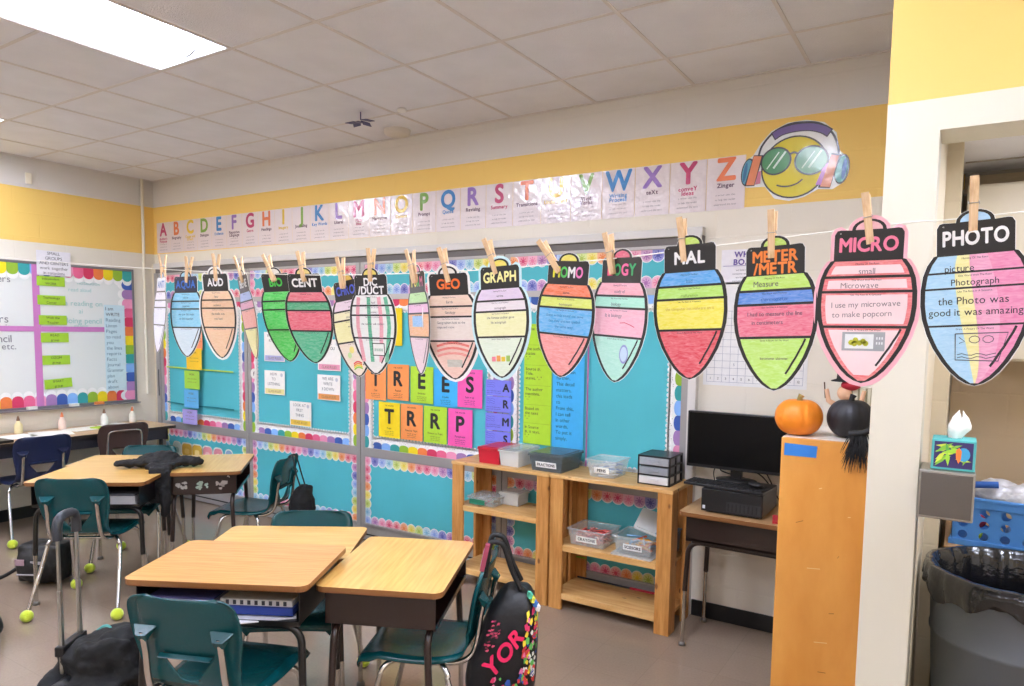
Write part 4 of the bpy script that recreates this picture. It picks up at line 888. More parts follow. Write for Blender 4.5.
place(copy_tree(cB), -2.425, 2.085, -54, 'teal school chair facing the camera behind the rear foreground desk, only its top showing')
place(copy_tree(cA), -4.03, 3.06, 207, 'teal school chair seen side-on by the closets, small black bag hung on it')
place(copy_tree(cB), -4.82, 2.70, -52, 'teal school chair behind the far cluster, mostly hidden by desks and jacket')
place(make_chair(navy_p, balls=True), -6.12, 2.60, 176, 'navy blue school chair with tennis ball feet at the long table under the whiteboard', 1.03)
place(make_chair(brown_p, style='hoop'), -6.24, 3.30, 172, 'dark brown school chair with a chrome hoop on its back, near the closet corner', 1.05)

# ---------------------------------------------------------------- long table under the whiteboard
t = empty('long_table', (-6.41, 2.2, 0)); tag(t, 'long tan table with a dark edge against the wall under the whiteboard', 'table')
MB().slab(rrect(.6, 3.25, .03), .722, .748, tan, mat('table_edge_dark', '#2c2320', rough=.5)).build('tabletop', t)
m = MB(); ap = mat('table_apron_dark', '#2b2a33', rough=.45)
m.bx(-.27, .27, -1.55, -1.53, .62, .722, ap).bx(-.27, .27, 1.53, 1.55, .62, .722, ap).bx(.25, .27, -1.55, 1.55, .63, .722, ap).bx(-.27, -.25, -1.55, 1.55, .63, .722, ap); m.build('apron', t)
for sx_ in (-1, 1):
    for yy in (-1.5, 0, 1.5): MB().tube([(sx_*.24, yy, .65), (sx_*.24, yy, 0)], .016, blackm, 12).build('leg', t)

# ---------------------------------------------------------------- pine shelf units
pineV = wood('pine_upright', '#b97b38', '#d9a05a', axis=2, rough=.5, stretch=10, knots=True, scale=4, coat=.1)
pineH = wood('pine_board', '#cf9a56', '#e6bd7e', axis=0, rough=.5, stretch=10, knots=True, scale=4, coat=.1)
def pine_shelf(label, x0, x1, y0, y1, top, levels):
    W, D = x1-x0, y1-y0
    t = empty('pine_shelf', ((x0+x1)/2, (y0+y1)/2, 0)); tag(t, label, 'shelf unit', 'pine shelf units')
    for sx_ in (-1, 1):
        for s in (-1, 1):
            p = MB(); xa = sx_*(W/2); xb = sx_*(W/2-.085); ya = s*(D/2); yb = s*(D/2-.02)
            p.bx(min(xa, xb), max(xa, xb), min(ya, yb), max(ya, yb), 0, top-.001, pineV)
            xc = sx_*(W/2-.02); yc = s*(D/2-.10)
            p.bx(min(xa, xc), max(xa, xc), min(yb, yc), max(yb, yc), 0, top-.001, pineV); p.build('post', t, bevel=.002)
    MB().bx(-W/2-.004, W/2+.004, -D/2-.006, D/2+.004, top, top+.02, pineH).build('top_board', t, bevel=.002)
    for z in levels:
        b = MB(); b.bx(-W/2+.021, W/2-.021, -D/2+.021, D/2-.021, z-.02, z, pineH); b.bx(-W/2+.086, W/2-.086, -D/2+.002, -D/2+.0205, z-.035, z, pineH); b.build('shelf_board', t, bevel=.002)
    return t
pine_shelf('left pine shelf unit in front of the closets, with the red bin on top', -2.757, -2.034, 3.63, 3.972, .795, (.115, .53))
sr = pine_shelf('right pine shelf unit, with the pens tub and small drawers on top', -2.022, -1.268, 3.63, 3.972, .795, (.10, .395))
MB().bx(-.377, -.292, .1495, .1513, .225, .235, mat('green_tape', '#7fc63a')).build('tape_band', sr)

# ---------------------------------------------------------------- bins and boxes
def plastic(n, c, a=.4, r=.18): return mat(n, c, rough=r, alpha=a)
clear = plastic('clear_plastic', '#e6eef0', .24); smoke = plastic('smoke_plastic', '#6f7c84', .6); whitep = plastic('frosted_plastic', '#f3f5f2', .55)
redp = mat('red_plastic', '#c81e35', rough=.35)
def bin_(label, x, y, z, w, d, h, m, rz=0, text=None, lid=None, contents=None, cat='bin', group='plastic bins on the pine shelves', name='storage_bin', taper=.88, tw=.5):
    t = empty(name, (x, y, z), rz); tag(t, label, cat, group)
    b = MB(); T = .003; a = [(sx_*w/2*taper, s*d/2*taper) for sx_, s in ((-1, -1), (1, -1), (1, 1), (-1, 1))]; c = [(sx_*w/2, s*d/2) for sx_, s in ((-1, -1), (1, -1), (1, 1), (-1, 1))]
    ai = [(p*(1-2*T/w), q*(1-2*T/d)) for p, q in a]; ci = [(p*(1-2*T/w), q*(1-2*T/d)) for p, q in c]
    vs = [(p, q, 0) for p, q in a]+[(p, q, h) for p, q in c]+[(p, q, T) for p, q in ai]+[(p, q, h) for p, q in ci]
    fs = [(3, 2, 1, 0), (8, 9, 10, 11)]+[(i, (i+1) % 4, 4+(i+1) % 4, 4+i) for i in range(4)]+[(8+(i+1) % 4, 8+i, 12+i, 12+(i+1) % 4) for i in range(4)]+[(4+i, 4+(i+1) % 4, 12+(i+1) % 4, 12+i) for i in range(4)]
    b.add(vs, fs, m); rr_ = .006
    b.bx(-w/2-rr_, w/2+rr_, -d/2-rr_, -d/2, h-.008, h+.001, m).bx(-w/2-rr_, w/2+rr_, d/2, d/2+rr_, h-.008, h+.001, m).bx(-w/2-rr_, -w/2, -d/2, d/2, h-.008, h+.001, m).bx(w/2, w/2+rr_, -d/2, d/2, h-.008, h+.001, m)
    b.build('bin_body', t, bevel=.0015)
    if lid: MB().slab(rrect(w+.016, d+.016, .015), h+.0015, h+.009, lid).slab(rrect(w-.02, d-.02, .015), h+.009, h+.013, lid).build('lid', t, bevel=.0015)
    if text:
        k = (d/2*(1-taper))/h; l = MB(); l.slab([(-w*tw/2, -.018), (w*tw/2, -.018), (w*tw/2, .018), (-w*tw/2, .018)], 0, .0006, P('#f4f4f2')); l.text(text, 0, 0, .017, .0010, ink, bold=1, maxw=w*tw*.85)
        l.build('label_card', t, loc=(-.0, -d/2*taper-k*h*.42-.0025, h*.42), rot=(PI/2+math.atan(k), 0, 0))
    if contents: contents(t, w*taper, d*taper, h)
    return t
def pile(kind, cols, n, L, r):
    def f(t, w, d, h):
        mb = MB(); rnd = random.Random(n)
        for i in range(n):
            x, y, z = rnd.uniform(-w/2+.02, w/2-.02), rnd.uniform(-d/2+.02, d/2-.02), .01+h*.6*(i/n); a = rnd.uniform(0, PI)
            dx, dy = L/2*math.cos(a), L/2*math.sin(a); x = max(-w/2+abs(dx)+.008, min(w/2-abs(dx)-.008, x)); y = max(-d/2+abs(dy)+.008, min(d/2-abs(dy)-.008, y))
            mb.tube([(x-dx, y-dy, z), (x+dx, y+dy, z+rnd.uniform(-.005, .01))], r, P(rnd.choice(cols)), 6)
        o = mb.build(kind); M = t.matrix_basis; o.matrix_world = M; tag(o, 'loose %s heaped inside the %s' % (kind.replace('_', ' '), t['label'].split(',')[0]), kind.split('_')[-1], kind='stuff')
    return f
Zt = .816
bin_('small red lidded bin on top of the left pine shelf', -2.50, 3.79, Zt, .16, .24, .095, redp, lid=redp, taper=.94)
def paperfill(t, w, d, h):
    o = MB().bx(-w/2+.02, w/2-.02, -d/2+.012, d/2-.02, .006, h*.72, P('#e9e6e0')).build('paper_stack'); o.matrix_world = t.matrix_basis; tag(o, 'block of white paper standing inside the frosted lidded bin', 'paper')
bin_('frosted clear lidded bin between the red bin and the dark grey bin', -2.345, 3.79, Zt, .145, .25, .10, whitep, lid=clear, contents=paperfill, taper=.9)
def darkfill(t, w, d, h):
    o = MB().bx(-w/2+.015, w/2-.015, -d/2+.015, d/2-.015, .006, h*.55, mat('dark_felt', '#3c4248', rough=.9)).build('eraser_block'); o.matrix_world = t.matrix_basis; tag(o, 'dark felt erasers packed inside the smoky grey bin', 'erasers')
bin_('smoky grey lidded bin with a white label, where the two pine shelves meet', -2.075, 3.79, Zt, .23, .27, .10, smoke, text='FRACTIONS', lid=smoke, contents=darkfill, tw=.62)
bin_('clear open tub labelled PENS on the right pine shelf', -1.725, 3.79, Zt, .19, .20, .105, clear, text='PENS', taper=.8, contents=pile('loose_pens', ['#e8e8ea', '#3f73b8', '#f2f2f2', '#c9d2d4'], 26, .12, .004))
bin_('clear bin of red and pink crayons on the middle board of the right pine shelf', -1.80, 3.78, .398, .24, .22, .10, clear, text='CRAYONS', contents=pile('loose_crayons', ['#d4574c', '#e88a86', '#c9434a', '#e9a08a', '#8c2c33'], 90, .08, .0045), tw=.55)
bin_('clear bin labelled SCISSORS beside the crayon bin', -1.505, 3.77, .406, .23, .22, .10, clear, text='SCISSORS', contents=pile('loose_scissors', ['#e46a3c', '#7fb2d8', '#b9bcc0', '#e7a13a'], 24, .10, .006), tw=.5)
o = MB().slab(rrect(.25, .24, .015), 0, .006, whitep).build('bin_lid', loc=(-1.51, 3.765, .3955), bevel=.0015); tag(o, 'flat white plastic lid lying under the SCISSORS bin', 'lid')
lm = MB().slab(rrect(.21, .2, .015), 0, .006, whitep); lm.slab(rrect(.18, .17, .012), .006, .01, whitep)
o = lm.build('bin_lid', loc=(-1.44, 3.84, .555), rot=(R(24), R(16), .2), bevel=.0015); tag(o, 'loose white plastic lid leaning tilted on top of the SCISSORS bin', 'lid')
bin_('clear bin seen end-on behind the front post at the right end of the pine shelf', -1.36, 3.85, .398, .085, .17, .13, plastic('pale_blue_plastic', '#a9c6de', .45))
bin_('low clear box with a green label on the middle board of the left pine shelf', -2.56, 3.76, .533, .2, .17, .05, clear, lid=clear, taper=.95, contents=pile('loose_markers', ['#d0505a', '#d9d9d4', '#8fa7a0'], 14, .1, .005))
o = MB().bx(-.06, .06, -.001, 0, -.016, .016, P('#1f7a5c')).text('', 0, 0, .01, 0, ink).build('green_label_card', loc=(-2.585, 3.668, .558)); tag(o, 'dark green label on the front of the low clear box', 'label')
bin_('frosted low box behind the green-labelled one on the left pine shelf', -2.42, 3.86, .533, .14, .13, .075, whitep, lid=whitep, taper=.95)
# small three drawer unit
t = empty('drawer_unit', (-1.405, 3.80, Zt)); tag(t, 'small black three-drawer plastic unit at the right end of the right pine shelf', 'drawer unit')
bk_ = mat('black_plastic', '#1b1b1e', rough=.35); W, D, Hh = .19, .21, .165
m = MB(); m.bx(-W/2, W/2, -D/2, D/2, Hh-.01, Hh, bk_)
for z in (0, .052, .105): m.bx(-W/2, W/2, -D/2, D/2, z, z+.006, bk_)
for a in (-W/2, W/2-.008): m.bx(a, a+.008, -D/2, -D/2+.01, 0, Hh, bk_).bx(a, a+.008, D/2-.01, D/2, 0, Hh, bk_).bx(a, a+.008, -.01, .01, 0, Hh, bk_)
m.bx(-W/2, W/2, D/2-.004, D/2, 0, Hh, bk_); m.build('unit_frame', t, bevel=.001)
dm = [plastic('grey_drawer', '#b9bfc6', .75), plastic('grey_drawer_b', '#a9afb8', .75), plastic('white_drawer', '#e9ebec', .85)]
for k, z in enumerate((.112, .059, .007)):
    dr = MB().bx(-W/2+.010, W/2-.010, -D/2-.003, D/2-.015, z, z+.042, dm[k]).build('drawer', t, bevel=.003)
    MB().bx(-.03, .03, -D/2-.010, -D/2-.003, z+.018, z+.026, dm[k]).build('drawer_handle', dr, bevel=.001)

# ---------------------------------------------------------------- computer
scr = mat('screen_off', '#030407', rough=.3, spec=.2)
t = empty('monitor', (-1.0, 3.85, .862)); tag(t, 'black flat-screen monitor, switched off, on the computer desk', 'monitor')
MB().bx(-.268, .268, -.012, .022, .06, .372, bk_).build('monitor_case', t, bevel=.004)
MB().bx(-.258, .258, -.0135, -.012, .078, .364, scr).build('screen', t)
s_ = MB().bx(-.03, .03, .022, .045, .008, .2, bk_); s_.lathe([(.0001, 0), (.11, 0), (.11, .006), (.03, .014), (.0001, .014)], bk_, (0, .03, 0), 28, 1, .75); s_.build('stand', t)
t = empty('desktop_computer', (-.95, 3.74, .7355)); tag(t, 'flat black desktop computer lying under the monitor', 'computer')
MB().bx(-.15, .16, -.15, .17, .008, .1255, bk_).bx(-.13, .14, -.13, .15, 0, .008, bk_).build('computer_case', t, bevel=.004)
f = MB().bx(-.02, .15, -.1515, -.15, .018, .07, mat('vent_grey', '#303035', rough=.5))
for k in range(8): f.bx(-.012+.02*k, -.004+.02*k, -.153, -.1515, .024, .064, bk_)
f.build('front_grille', t); MB().bx(-.142, -.128, -.1515, -.15, .02, .038, P('#dfe6f2')).build('badge_sticker', t)
t = empty('keyboard', (-.98, 3.655, .865), R(-6)); tag(t, 'black keyboard lying across the top of the computer', 'keyboard')
MB().bx(-.22, .2, -.065, .065, 0, .014, bk_).build('keyboard_base', t, bevel=.003)
k_ = MB()
for r in range(5):
    for c in range(18): k_.bx(-.212+.0225*c, -.194+.0225*c, -.055+.0225*r, -.037+.0225*r, .014, .02, mat('key_black', '#26262a', rough=.5))
k_.build('keys', t); [x for x in COL.objects if x.name == 'keys'][0]['kind'] = 'stuff'
o = MB().sphere((0, 0, .016), 1, bk_, 12, (.028, .045, .016)).build('computer_mouse', loc=(-.84, 3.64, .886), rot=(0, 0, R(60))); tag(o, 'black computer mouse on the right end of the keyboard', 'mouse')
cb = mat('cable_black', '#141416', rough=.4); c_ = MB()
for i, p in enumerate([[(-.9, 3.98, 1.0), (-1.08, 3.93, .95), (-1.13, 3.9, .89), (-1.1, 3.93, .75)], [(-1.0, 3.96, .96), (-1.06, 3.95, .93), (-1.1, 3.93, .90), (-.99, 3.95, .87), (-.93, 3.96, .86)], [(-.95, 3.97, .97), (-.88, 3.95, .93), (-.84, 3.93, .89), (-.80, 3.94, .80)], [(-1.03, 3.97, .94), (-.92, 3.95, .91), (-.86, 3.95, .87), (-.78, 3.96, .76)]]): c_.tube([tuple(v) for v in bez(p, 8)], .0035, cb, 6)
tag(c_.build('cables'), 'tangle of black cables behind the monitor stand', 'cables')
o = MB().bx(-.05, .05, -.07, .07, 0, .012, P('#b7232e')).build('notebook', loc=(-.70, 3.64, .7355), rot=(0, 0, .2), bevel=.002); tag(o, 'red notebook on the computer desk beside the orange cabinet', 'notebook')

# ---------------------------------------------------------------- orange cabinet with pumpkins
ora = wood('cabinet_orange_wood', '#d68f3a', '#e3a04a', axis=2, rough=.38, stretch=3, scale=2.2, coat=.3)
X0, X1, CY0, CY1, CZ_ = -.598, -.237, 3.0, 3.50, 1.246
t = empty('wooden_bookcase', ((X0+X1)/2, (CY0+CY1)/2, 0)); tag(t, 'tall orange-brown wooden bookcase seen from its end, with blue tape and pumpkins on top', 'bookcase')
w2, d2 = (X1-X0)/2, (CY1-CY0)/2
MB().bx(-w2, w2, -d2, -d2+.022, 0, CZ_, ora).build('end_panel', t, bevel=.003)
MB().bx(-w2, w2, d2-.022, d2, 0, CZ_-.02, ora).build('end_panel', t, bevel=.003)
MB().bx(w2-.01, w2, -d2+.022, d2-.022, 0, CZ_-.02, ora).build('back_panel', t)
MB().bx(-w2-.0, w2, -d2+.0225, d2, CZ_-.018, CZ_+.001, mat('bookcase_top_pale', '#e7dfd2', rough=.4)).build('top_board', t, bevel=.002)
for z in (.08, .45, .84): MB().bx(-w2+.01, w2-.011, -d2+.0225, d2-.0225, z-.02, z, ora).build('shelf_board', t)
mk = MB(); rr = random.Random(9)
for (a, b_, L, an) in ((-.06, .72, .05, .1), (-.11, .9, .03, .4), (.05, .78, .012, 1), (-.03, 1.05, .012, .3), (.03, .55, .02, .2), (.08, .95, .01, .2), (-.02, .42, .05, .15), (0, .3, .03, .1)):
    mk.add([(a, -d2-.0006, b_), (a+L*math.cos(an), -d2-.0006, b_+L*math.sin(an)), (a+L*math.cos(an), -d2-.0006, b_+L*math.sin(an)+.003), (a, -d2-.0006, b_+.003)], [(0, 1, 2, 3)], P('#ecc890') if rr.random() > .4 else P('#9c5f24'))
mk.build('scuff_marks', t)
q = [(-.0625, .0245), (.06, .024), (.0625, -.0225), (-.062, -.0255)]
o = MB().slab([(a, -b_) for a, b_ in q], 0, .0005, mat('blue_tape', '#2f7fd2', rough=.6)).build('painters_tape', loc=(-.523, CY0-.0005, 1.198), rot=(PI/2, 0, 0)); tag(o, 'strip of blue painter tape near the top of the orange bookcase end', 'tape')
def pumpkin(label, x, y, z, r, h, m, stemm, ribs=10, ph=0):
    t = empty('pumpkin', (x, y, z), ph); tag(t, label, 'pumpkin', None)
    mb = MB(); N = 60; K = 24; vs = []; fs = []
    for i in range(K+1):
        a = PI*i/K; rad = math.sin(a)**.85; zz = -math.cos(a)
        for k in range(N):
            w_ = 2*PI*k/N; g_ = 1-.07*abs(math.sin(w_*ribs/2+.3))**.6*(.35+.65*rad)*0-.06*(1-abs(math.sin(w_*ribs/2)))**3*rad
            dent = .16*math.exp(-(rad/.35)**2)*(1 if zz > 0 else .5)
            vs.append((r*rad*g_*math.cos(w_), r*rad*g_*math.sin(w_), h/2+h/2*zz*(1-dent)))
    for i in range(K):
        for k in range(N): fs.append((i*N+k, i*N+(k+1) % N, (i+1)*N+(k+1) % N, (i+1)*N+k))
    mb.add(vs, fs, m, True); b = mb.build('pumpkin_body', t); zmin = min(v[2] for v in vs); b.location.z = -zmin
    MB().tube([(0, 0, h-zmin*2-.03), (.002, 0, h-.005), (.008, .002, h+.008)], [.018, .010, .013], stemm, 8).build('stem', t)
    return t
pumpkin('bright orange pumpkin on the bookcase', -.556, 3.11, CZ_+.002, .0945, .158, mat('pumpkin_orange', '#f08a1e', rough=.45, noise=.08, nscale=14), mat('stem_tan', '#a08a4c', rough=.8), 11)
pumpkin('matte black pumpkin beside the orange one on the bookcase', -.366, 3.16, CZ_+.002, .089, .165, mat('pumpkin_black', '#202026', rough=.5), mat('stem_black', '#1a1a1c', rough=.7), 10, .3)
# doll figure behind the pumpkins
t = empty('doll_figurine', (-.415, 3.375, CZ_+.001)); tag(t, 'small seated doll figurine with a red cap and black hat behind the black pumpkin', 'figurine')
MB().sphere((0, 0, .07), 1, P('#e9dccb'), 12, (.05, .045, .07)).build('body', t)
MB().sphere((0, 0, .165), .035, P('#e8b995'), 12).build('head', t)
MB().sphere((.02, -.008, .2), 1, P('#c02338'), 12, (.04, .036, .024)).build('red_cap', t)
hb = MB().lathe([(.0001, .225), (.05, .215), (.052, .219), (.03, .226), (.026, .262), (.0001, .268)], P('#17171a'), (-.01, 0, 0), 20); hb.build('black_hat', t)
for s in (-1, 1): MB().tube([(s*.035, -.01, .11), (s*.065, -.02, .13), (s*.075, -.02, .18)], [.014, .011, .009], P('#e8b995'), 8).build('arm', t)
MB().tube([(-.078, -.02, .14), (-.085, -.02, .21)], .003, P('#5c4632'), 6).build('stick', t)
MB().bx(.02, .10, -.02, .02, .0, .19, P('#d9d2b8')).bx(.022, .03, -.0215, -.02, 0, .19, P('#8f8768')).bx(.05, .058, -.0215, -.02, 0, .19, P('#8f8768')).bx(.08, .088, -.0215, -.02, 0, .19, P('#8f8768')).build('fence_slats', t)
# black feathery garland hanging over the bookcase edge
mb = MB(); rr = random.Random(3); fb = mat('black_feather', '#17171a', rough=.6)
for k in range(170):
    x = rr.uniform(-.045, .05); z = rr.uniform(-.03, .03); a = rr.uniform(-.7, .7); L = rr.uniform(.03, .085)
    mb.tube([(x*.6, .008, z+.01), (x*.8+.015*math.sin(a), -.006+rr.uniform(-.012, .004), z-.01-L*.4), (x+.03*math.sin(a), -.008+rr.uniform(-.02, .004), z-.02-L)], [.0018, .0016, .0004], fb, 4)
mb.tube([(-.03, .01, .02), (.02, .0, .03), (.06, .01, .05), (.07, .02, .09)], .012, fb, 8)
tag(mb.build('feather_garland', loc=(-.318, CY0-.012, CZ_+.015)), 'black feathery garland drooping over the bookcase edge in front of the black pumpkin', 'garland', kind='stuff')

t = empty('pointer_stick', (0, 0, 0)); tag(t, 'thin black stick with a red end on the bottom board of the pine shelf', 'stick')
MB().tube([(-1.98, 3.93, .109), (-1.62, 3.93, .109)], .006, bk_, 8).build('stick_shaft', t); MB().tube([(-1.62, 3.93, .109), (-1.40, 3.93, .109)], .0075, redp, 8).build('stick_end', t)
# ================================================================ NOOK
stl = mat('brushed_steel', '#aaa59e', rough=.32, metal=.8, noise=.08, nscale=20)
t = empty('steel_dispenser', (-.015, 2.535, 1.112)); tag(t, 'square steel dispenser box on the nook jamb with the tissue box on it', 'dispenser')
MB().bx(-.072, .073, -.075, .075, 0, .148, stl).build('housing', t, bevel=.004); MB().bx(-.066, .067, -.0775, -.075, .008, .140, mat('steel_dull', '#6f6a64', rough=.38, metal=.7)).build('front_plate', t, bevel=.002)
t = empty('tissue_box', (-.002, 2.54, 1.261)); tag(t, 'turquoise tissue box with a tropical leaf print and a tissue sticking out', 'tissue box')
tq = P('#4fa9a8'); MB().bx(-.057, .057, -.055, .055, 0, .092, tq).build('carton', t, bevel=.002)
m = MB(); m.rect(-.050, .007, .050, .086, .0002, P('#3b2f63')); rr = random.Random(5)
for k in range(16):
    x, y, a, L = rr.uniform(-.04, .035), rr.uniform(.015, .075), rr.uniform(0, PI), rr.uniform(.012, .028); dx, dy = math.cos(a)*L, math.sin(a)*L
    x = max(-.047+abs(dx), min(.047-abs(dx), x)); y = max(.010+abs(dy), min(.083-abs(dy), y))
    m.poly([(x-dx, y-dy), (x+dy*.25, y-dx*.25), (x+dx, y+dy), (x-dy*.25, y+dx*.25)], .0004+.0001*k, P(rr.choice(['#9ccf3e', '#c9d94a', '#57a64a', '#7fb83c'])))
m.disc(.026, .050, .017, .0022, P('#3f9ac6'), 16, 1.2); m.poly([(.006, .062), (.014, .070), (.021, .060), (.020, .036), (.014, .022), (.007, .04)], .0024, P('#ef7a34'))
m.build('leaf_print', t, loc=(0, -.0552, 0), rot=(PI/2, 0, 0))
ti = MB(); vs = []; N = 16
for i in range(8):
    z = .088+.080*i/7; rad = [.012, .016, .022, .027, .026, .020, .012, .005][i]
    for k in range(N): a = 2*PI*k/N; r_ = rad*(1+.35*math.sin(3*a+i*.5)+.15*math.sin(5*a)); vs.append((r_*math.cos(a)+.002*i, r_*math.sin(a)*.7, z+(.012*math.sin(2*a+1) if i > 4 else 0)))
ti.add(vs, [(i*N+k, i*N+(k+1) % N, (i+1)*N+(k+1) % N, (i+1)*N+k) for i in range(7) for k in range(N)], P('#f6f3ec'), True); ti.build('tissue', t)
# trash can
t = empty('trash_can', (TCX, TCY, 0)); tag(t, 'large grey round trash can lined with a black bag in the nook opening', 'trash can')
gp = mat('grey_can_plastic', '#62686e', rough=.45); Rr, Hh = TCR, TCH
MB().lathe([(.0001, 0), (Rr*.80, 0), (Rr*.82, .02), (Rr*.90, Hh*.5), (Rr*.935, Hh*.72), (Rr*.955, Hh*.725), (Rr*.955, Hh*.74), (Rr*.945, Hh*.745), (Rr*.97, Hh-.05), (Rr, Hh-.045), (Rr, Hh), (Rr-.012, Hh), (Rr*.95, Hh-.05), (Rr*.8, .03), (.0001, .03)], gp, n=56).build('can_body', t)
bg = mat('black_bin_liner', '#121317', rough=.22, coat=.5, bump=.5, bscale=18)
vs = []; N = 120; rr = random.Random(8); ph_ = [rr.uniform(0, 6.28) for _ in range(6)]
rings = [(Rr+.012, Hh-.075), (Rr+.018, Hh-.05), (Rr+.016, Hh-.015), (Rr+.010, Hh+.012), (Rr-.012, Hh+.014), (Rr-.03, Hh-.02), (Rr-.04, Hh-.12), (Rr-.06, Hh-.30), (Rr-.10, Hh-.5)]
for i, (r_, z) in enumerate(rings):
    for k in range(N):
        a = 2*PI*k/N; f_ = .006*math.sin(9*a+ph_[0])+.004*math.sin(23*a+ph_[1]+i*.3)+.003*math.sin(41*a+ph_[2]); 
        if i > 4: f_ *= 1.8
        zz = z+(.018*math.sin(5*a+ph_[3])+.012*math.sin(13*a+ph_[4]) if i == 0 else 0)
        vs.append(((r_+(f_ if i in (0, 1) else f_*.7 if i > 4 else f_*.3))*math.cos(a), (r_+(f_ if i in (0, 1) else f_*.7))*math.sin(a), zz))
m = MB().add(vs, [(i*N+k, i*N+(k+1) % N, (i+1)*N+(k+1) % N, (i+1)*N+k) for i in range(len(rings)-1) for k in range(N)], bg, True)
m.add([tuple(v) for v in vs[-N:]], [tuple(range(N))], bg); m.build('bin_liner', t)
m = MB()
for k in range(4): m.line([(-.02+.012*k, 0), (-.015+.012*k, .01)], .004, 0, P('#3f4246'))
# nook counter, crate, wall cabinet
t = empty('counter', (.585, 3.67, 0)); tag(t, 'low wooden counter at the back of the nook carrying the blue crate', 'counter')
MB().bx(-.6, .6, -.33, .32, .785, .812, wood('counter_wood', '#b98a5a', '#caa070', axis=0)).build('countertop', t, bevel=.003); MB().bx(-.6, .6, -.31, .32, 0, .785, mat('counter_body', '#b7a488', rough=.5)).build('counter_body', t)
for k in range(2): MB().bx(-.58+.59*k, -.01+.59*k, -.322, -.31, .06, .75, mat('counter_door', '#c4b192', rough=.5)).build('counter_door', t, bevel=.003)
t = empty('wall_cabinet', (.585, 3.86, 1.56)); tag(t, 'beige wall cabinet high in the nook behind the PHOTO bulb card', 'cabinet')
cbm = mat('wall_cabinet_beige', '#d8cdb6', rough=.5); MB().bx(-.6, .6, -.10, .14, 0, .77, cbm).build('cabinet_body', t, bevel=.002)
for k in range(2): MB().bx(-.595+.598*k, -.003+.598*k, -.118, -.10, .01, .76, cbm).build('cabinet_door', t, bevel=.002)
# blue crate with round holes
blue = mat('crate_blue', '#4f8fd6', rough=.45)
t = empty('plastic_crate', (.205, 3.52, .8125), R(-6)); tag(t, 'blue plastic crate with round holes, filled with bags, behind the trash can', 'crate')
def holed(W, H, nx, ny, r, m):
    mb = MB(); cw, ch = W/nx, H/ny; T = .0035; n = 12
    for i in range(nx):
        for j in range(ny):
            cx, cy = -W/2+cw*(i+.5), ch*(j+.5); sq = []; ci = []
            for k in range(n*1):
                a = 2*PI*k/n+PI/n; ci.append((cx+r*math.cos(a), cy+r*math.sin(a)))
                c, s_ = math.cos(a), math.sin(a); q = max(abs(c)/(cw/2), abs(s_)/(ch/2)); sq.append((cx+c/q, cy+s_/q))
            cr = [(cx+sx_*cw/2, cy+s*ch/2) for sx_, s in ((1, 1), (-1, 1), (-1, -1), (1, -1))]
            for z in (0, T):
                mb.add([(x, y, z) for x, y in sq+ci], [(k, (k+1) % n, n+(k+1) % n, n+k) for k in range(n)], m)
                for x, y in cr:
                    nb_ = sorted(sq, key=lambda p: (p[0]-x)**2+(p[1]-y)**2)[:2]; mb.add([(x, y, z), (*nb_[0], z), (*nb_[1], z)], [(0, 1, 2)], m)
            mb.add([(x, y, z) for z in (0, T) for x, y in ci], [(k, (k+1) % n, n+(k+1) % n, n+k) for k in range(n)], m, True)
    return mb
W, D, Hh = .36, .28, .19
for nm, wd, nx, loc, rz in (('crate_side', W, 5, (0, -D/2, .022), 0), ('crate_side', W, 5, (0, D/2, .022), PI), ('crate_side', D, 4, (-W/2, 0, .022), -PI/2), ('crate_side', D, 4, (W/2, 0, .022), PI/2)):
    holed(wd, Hh-.05, nx, 3, .017, blue).build(nm, t, loc=loc, rot=(PI/2, 0, rz))
m = MB()
for z0, z1, e in ((0, .024, .012), (Hh-.03, Hh, .010), (Hh+.0, Hh+.012, .016)):
    m.bx(-W/2-e, W/2+e, -D/2-e, -D/2+.003, z0, z1, blue).bx(-W/2-e, W/2+e, D/2-.003, D/2+e, z0, z1, blue).bx(-W/2-e, -W/2+.003, -D/2, D/2, z0, z1, blue).bx(W/2-.003, W/2+e, -D/2, D/2, z0, z1, blue)
m.build('crate_rim', t, bevel=.002); MB().bx(-W/2, W/2, -D/2, D/2, 0, .005, blue).build('crate_floor', t)
def soft(name, shapes, m, voxel=.012, disp=.015, dscale=.08, loc=(0, 0, 0), rz=0, parent=None, smooth=6):
    """several ellipsoids / tubes welded into one soft skin"""
    mb = MB()
    for s in shapes:
        if s[0] == 'e': mb.sphere(s[1], 1, m, 14, s[2])
        elif s[0] == 't': mb.tube([tuple(v) for v in bez(s[1], 4)], s[2] if not isinstance(s[2], tuple) else [s[2][0]+(s[2][1]-s[2][0])*i/((len(s[1])-1)*4) for i in range((len(s[1])-1)*4+1)], m, 12)
        else: mb.box(s[1], s[2], m, s[3] if len(s) > 3 else 0)
    o = mb.build(name, parent); o.location = loc; o.rotation_euler = (0, 0, rz)
    r = o.modifiers.new('r', 'REMESH'); r.mode = 'VOXEL'; r.voxel_size = voxel; r.use_smooth_shade = True
    sm2 = o.modifiers.new('s', 'SMOOTH'); sm2.iterations = smooth; sm2.factor = .5
    if disp:
        tx = bpy.data.textures.new(name, 'CLOUDS'); tx.noise_scale = dscale; tx.noise_depth = 3
        d = o.modifiers.new('d', 'DISPLACE'); d.texture = tx; d.strength = disp; d.mid_level = .5
    return o
foil = mat('crinkled_bag', '#c9c8cc', rough=.3, bump=.9, bscale=35, noise=.25, nscale=25)
o = soft('plastic_bag', [('e', (0, 0, 0), (.15, .10, .05)), ('e', (-.06, .02, .03), (.07, .06, .035)), ('e', (.07, 0, .035), (.06, .06, .04))], foil, .01, .03, .04, (.22, 3.52, 1.01)); tag(o, 'crinkled silvery plastic bags heaped in the blue crate', 'bags')
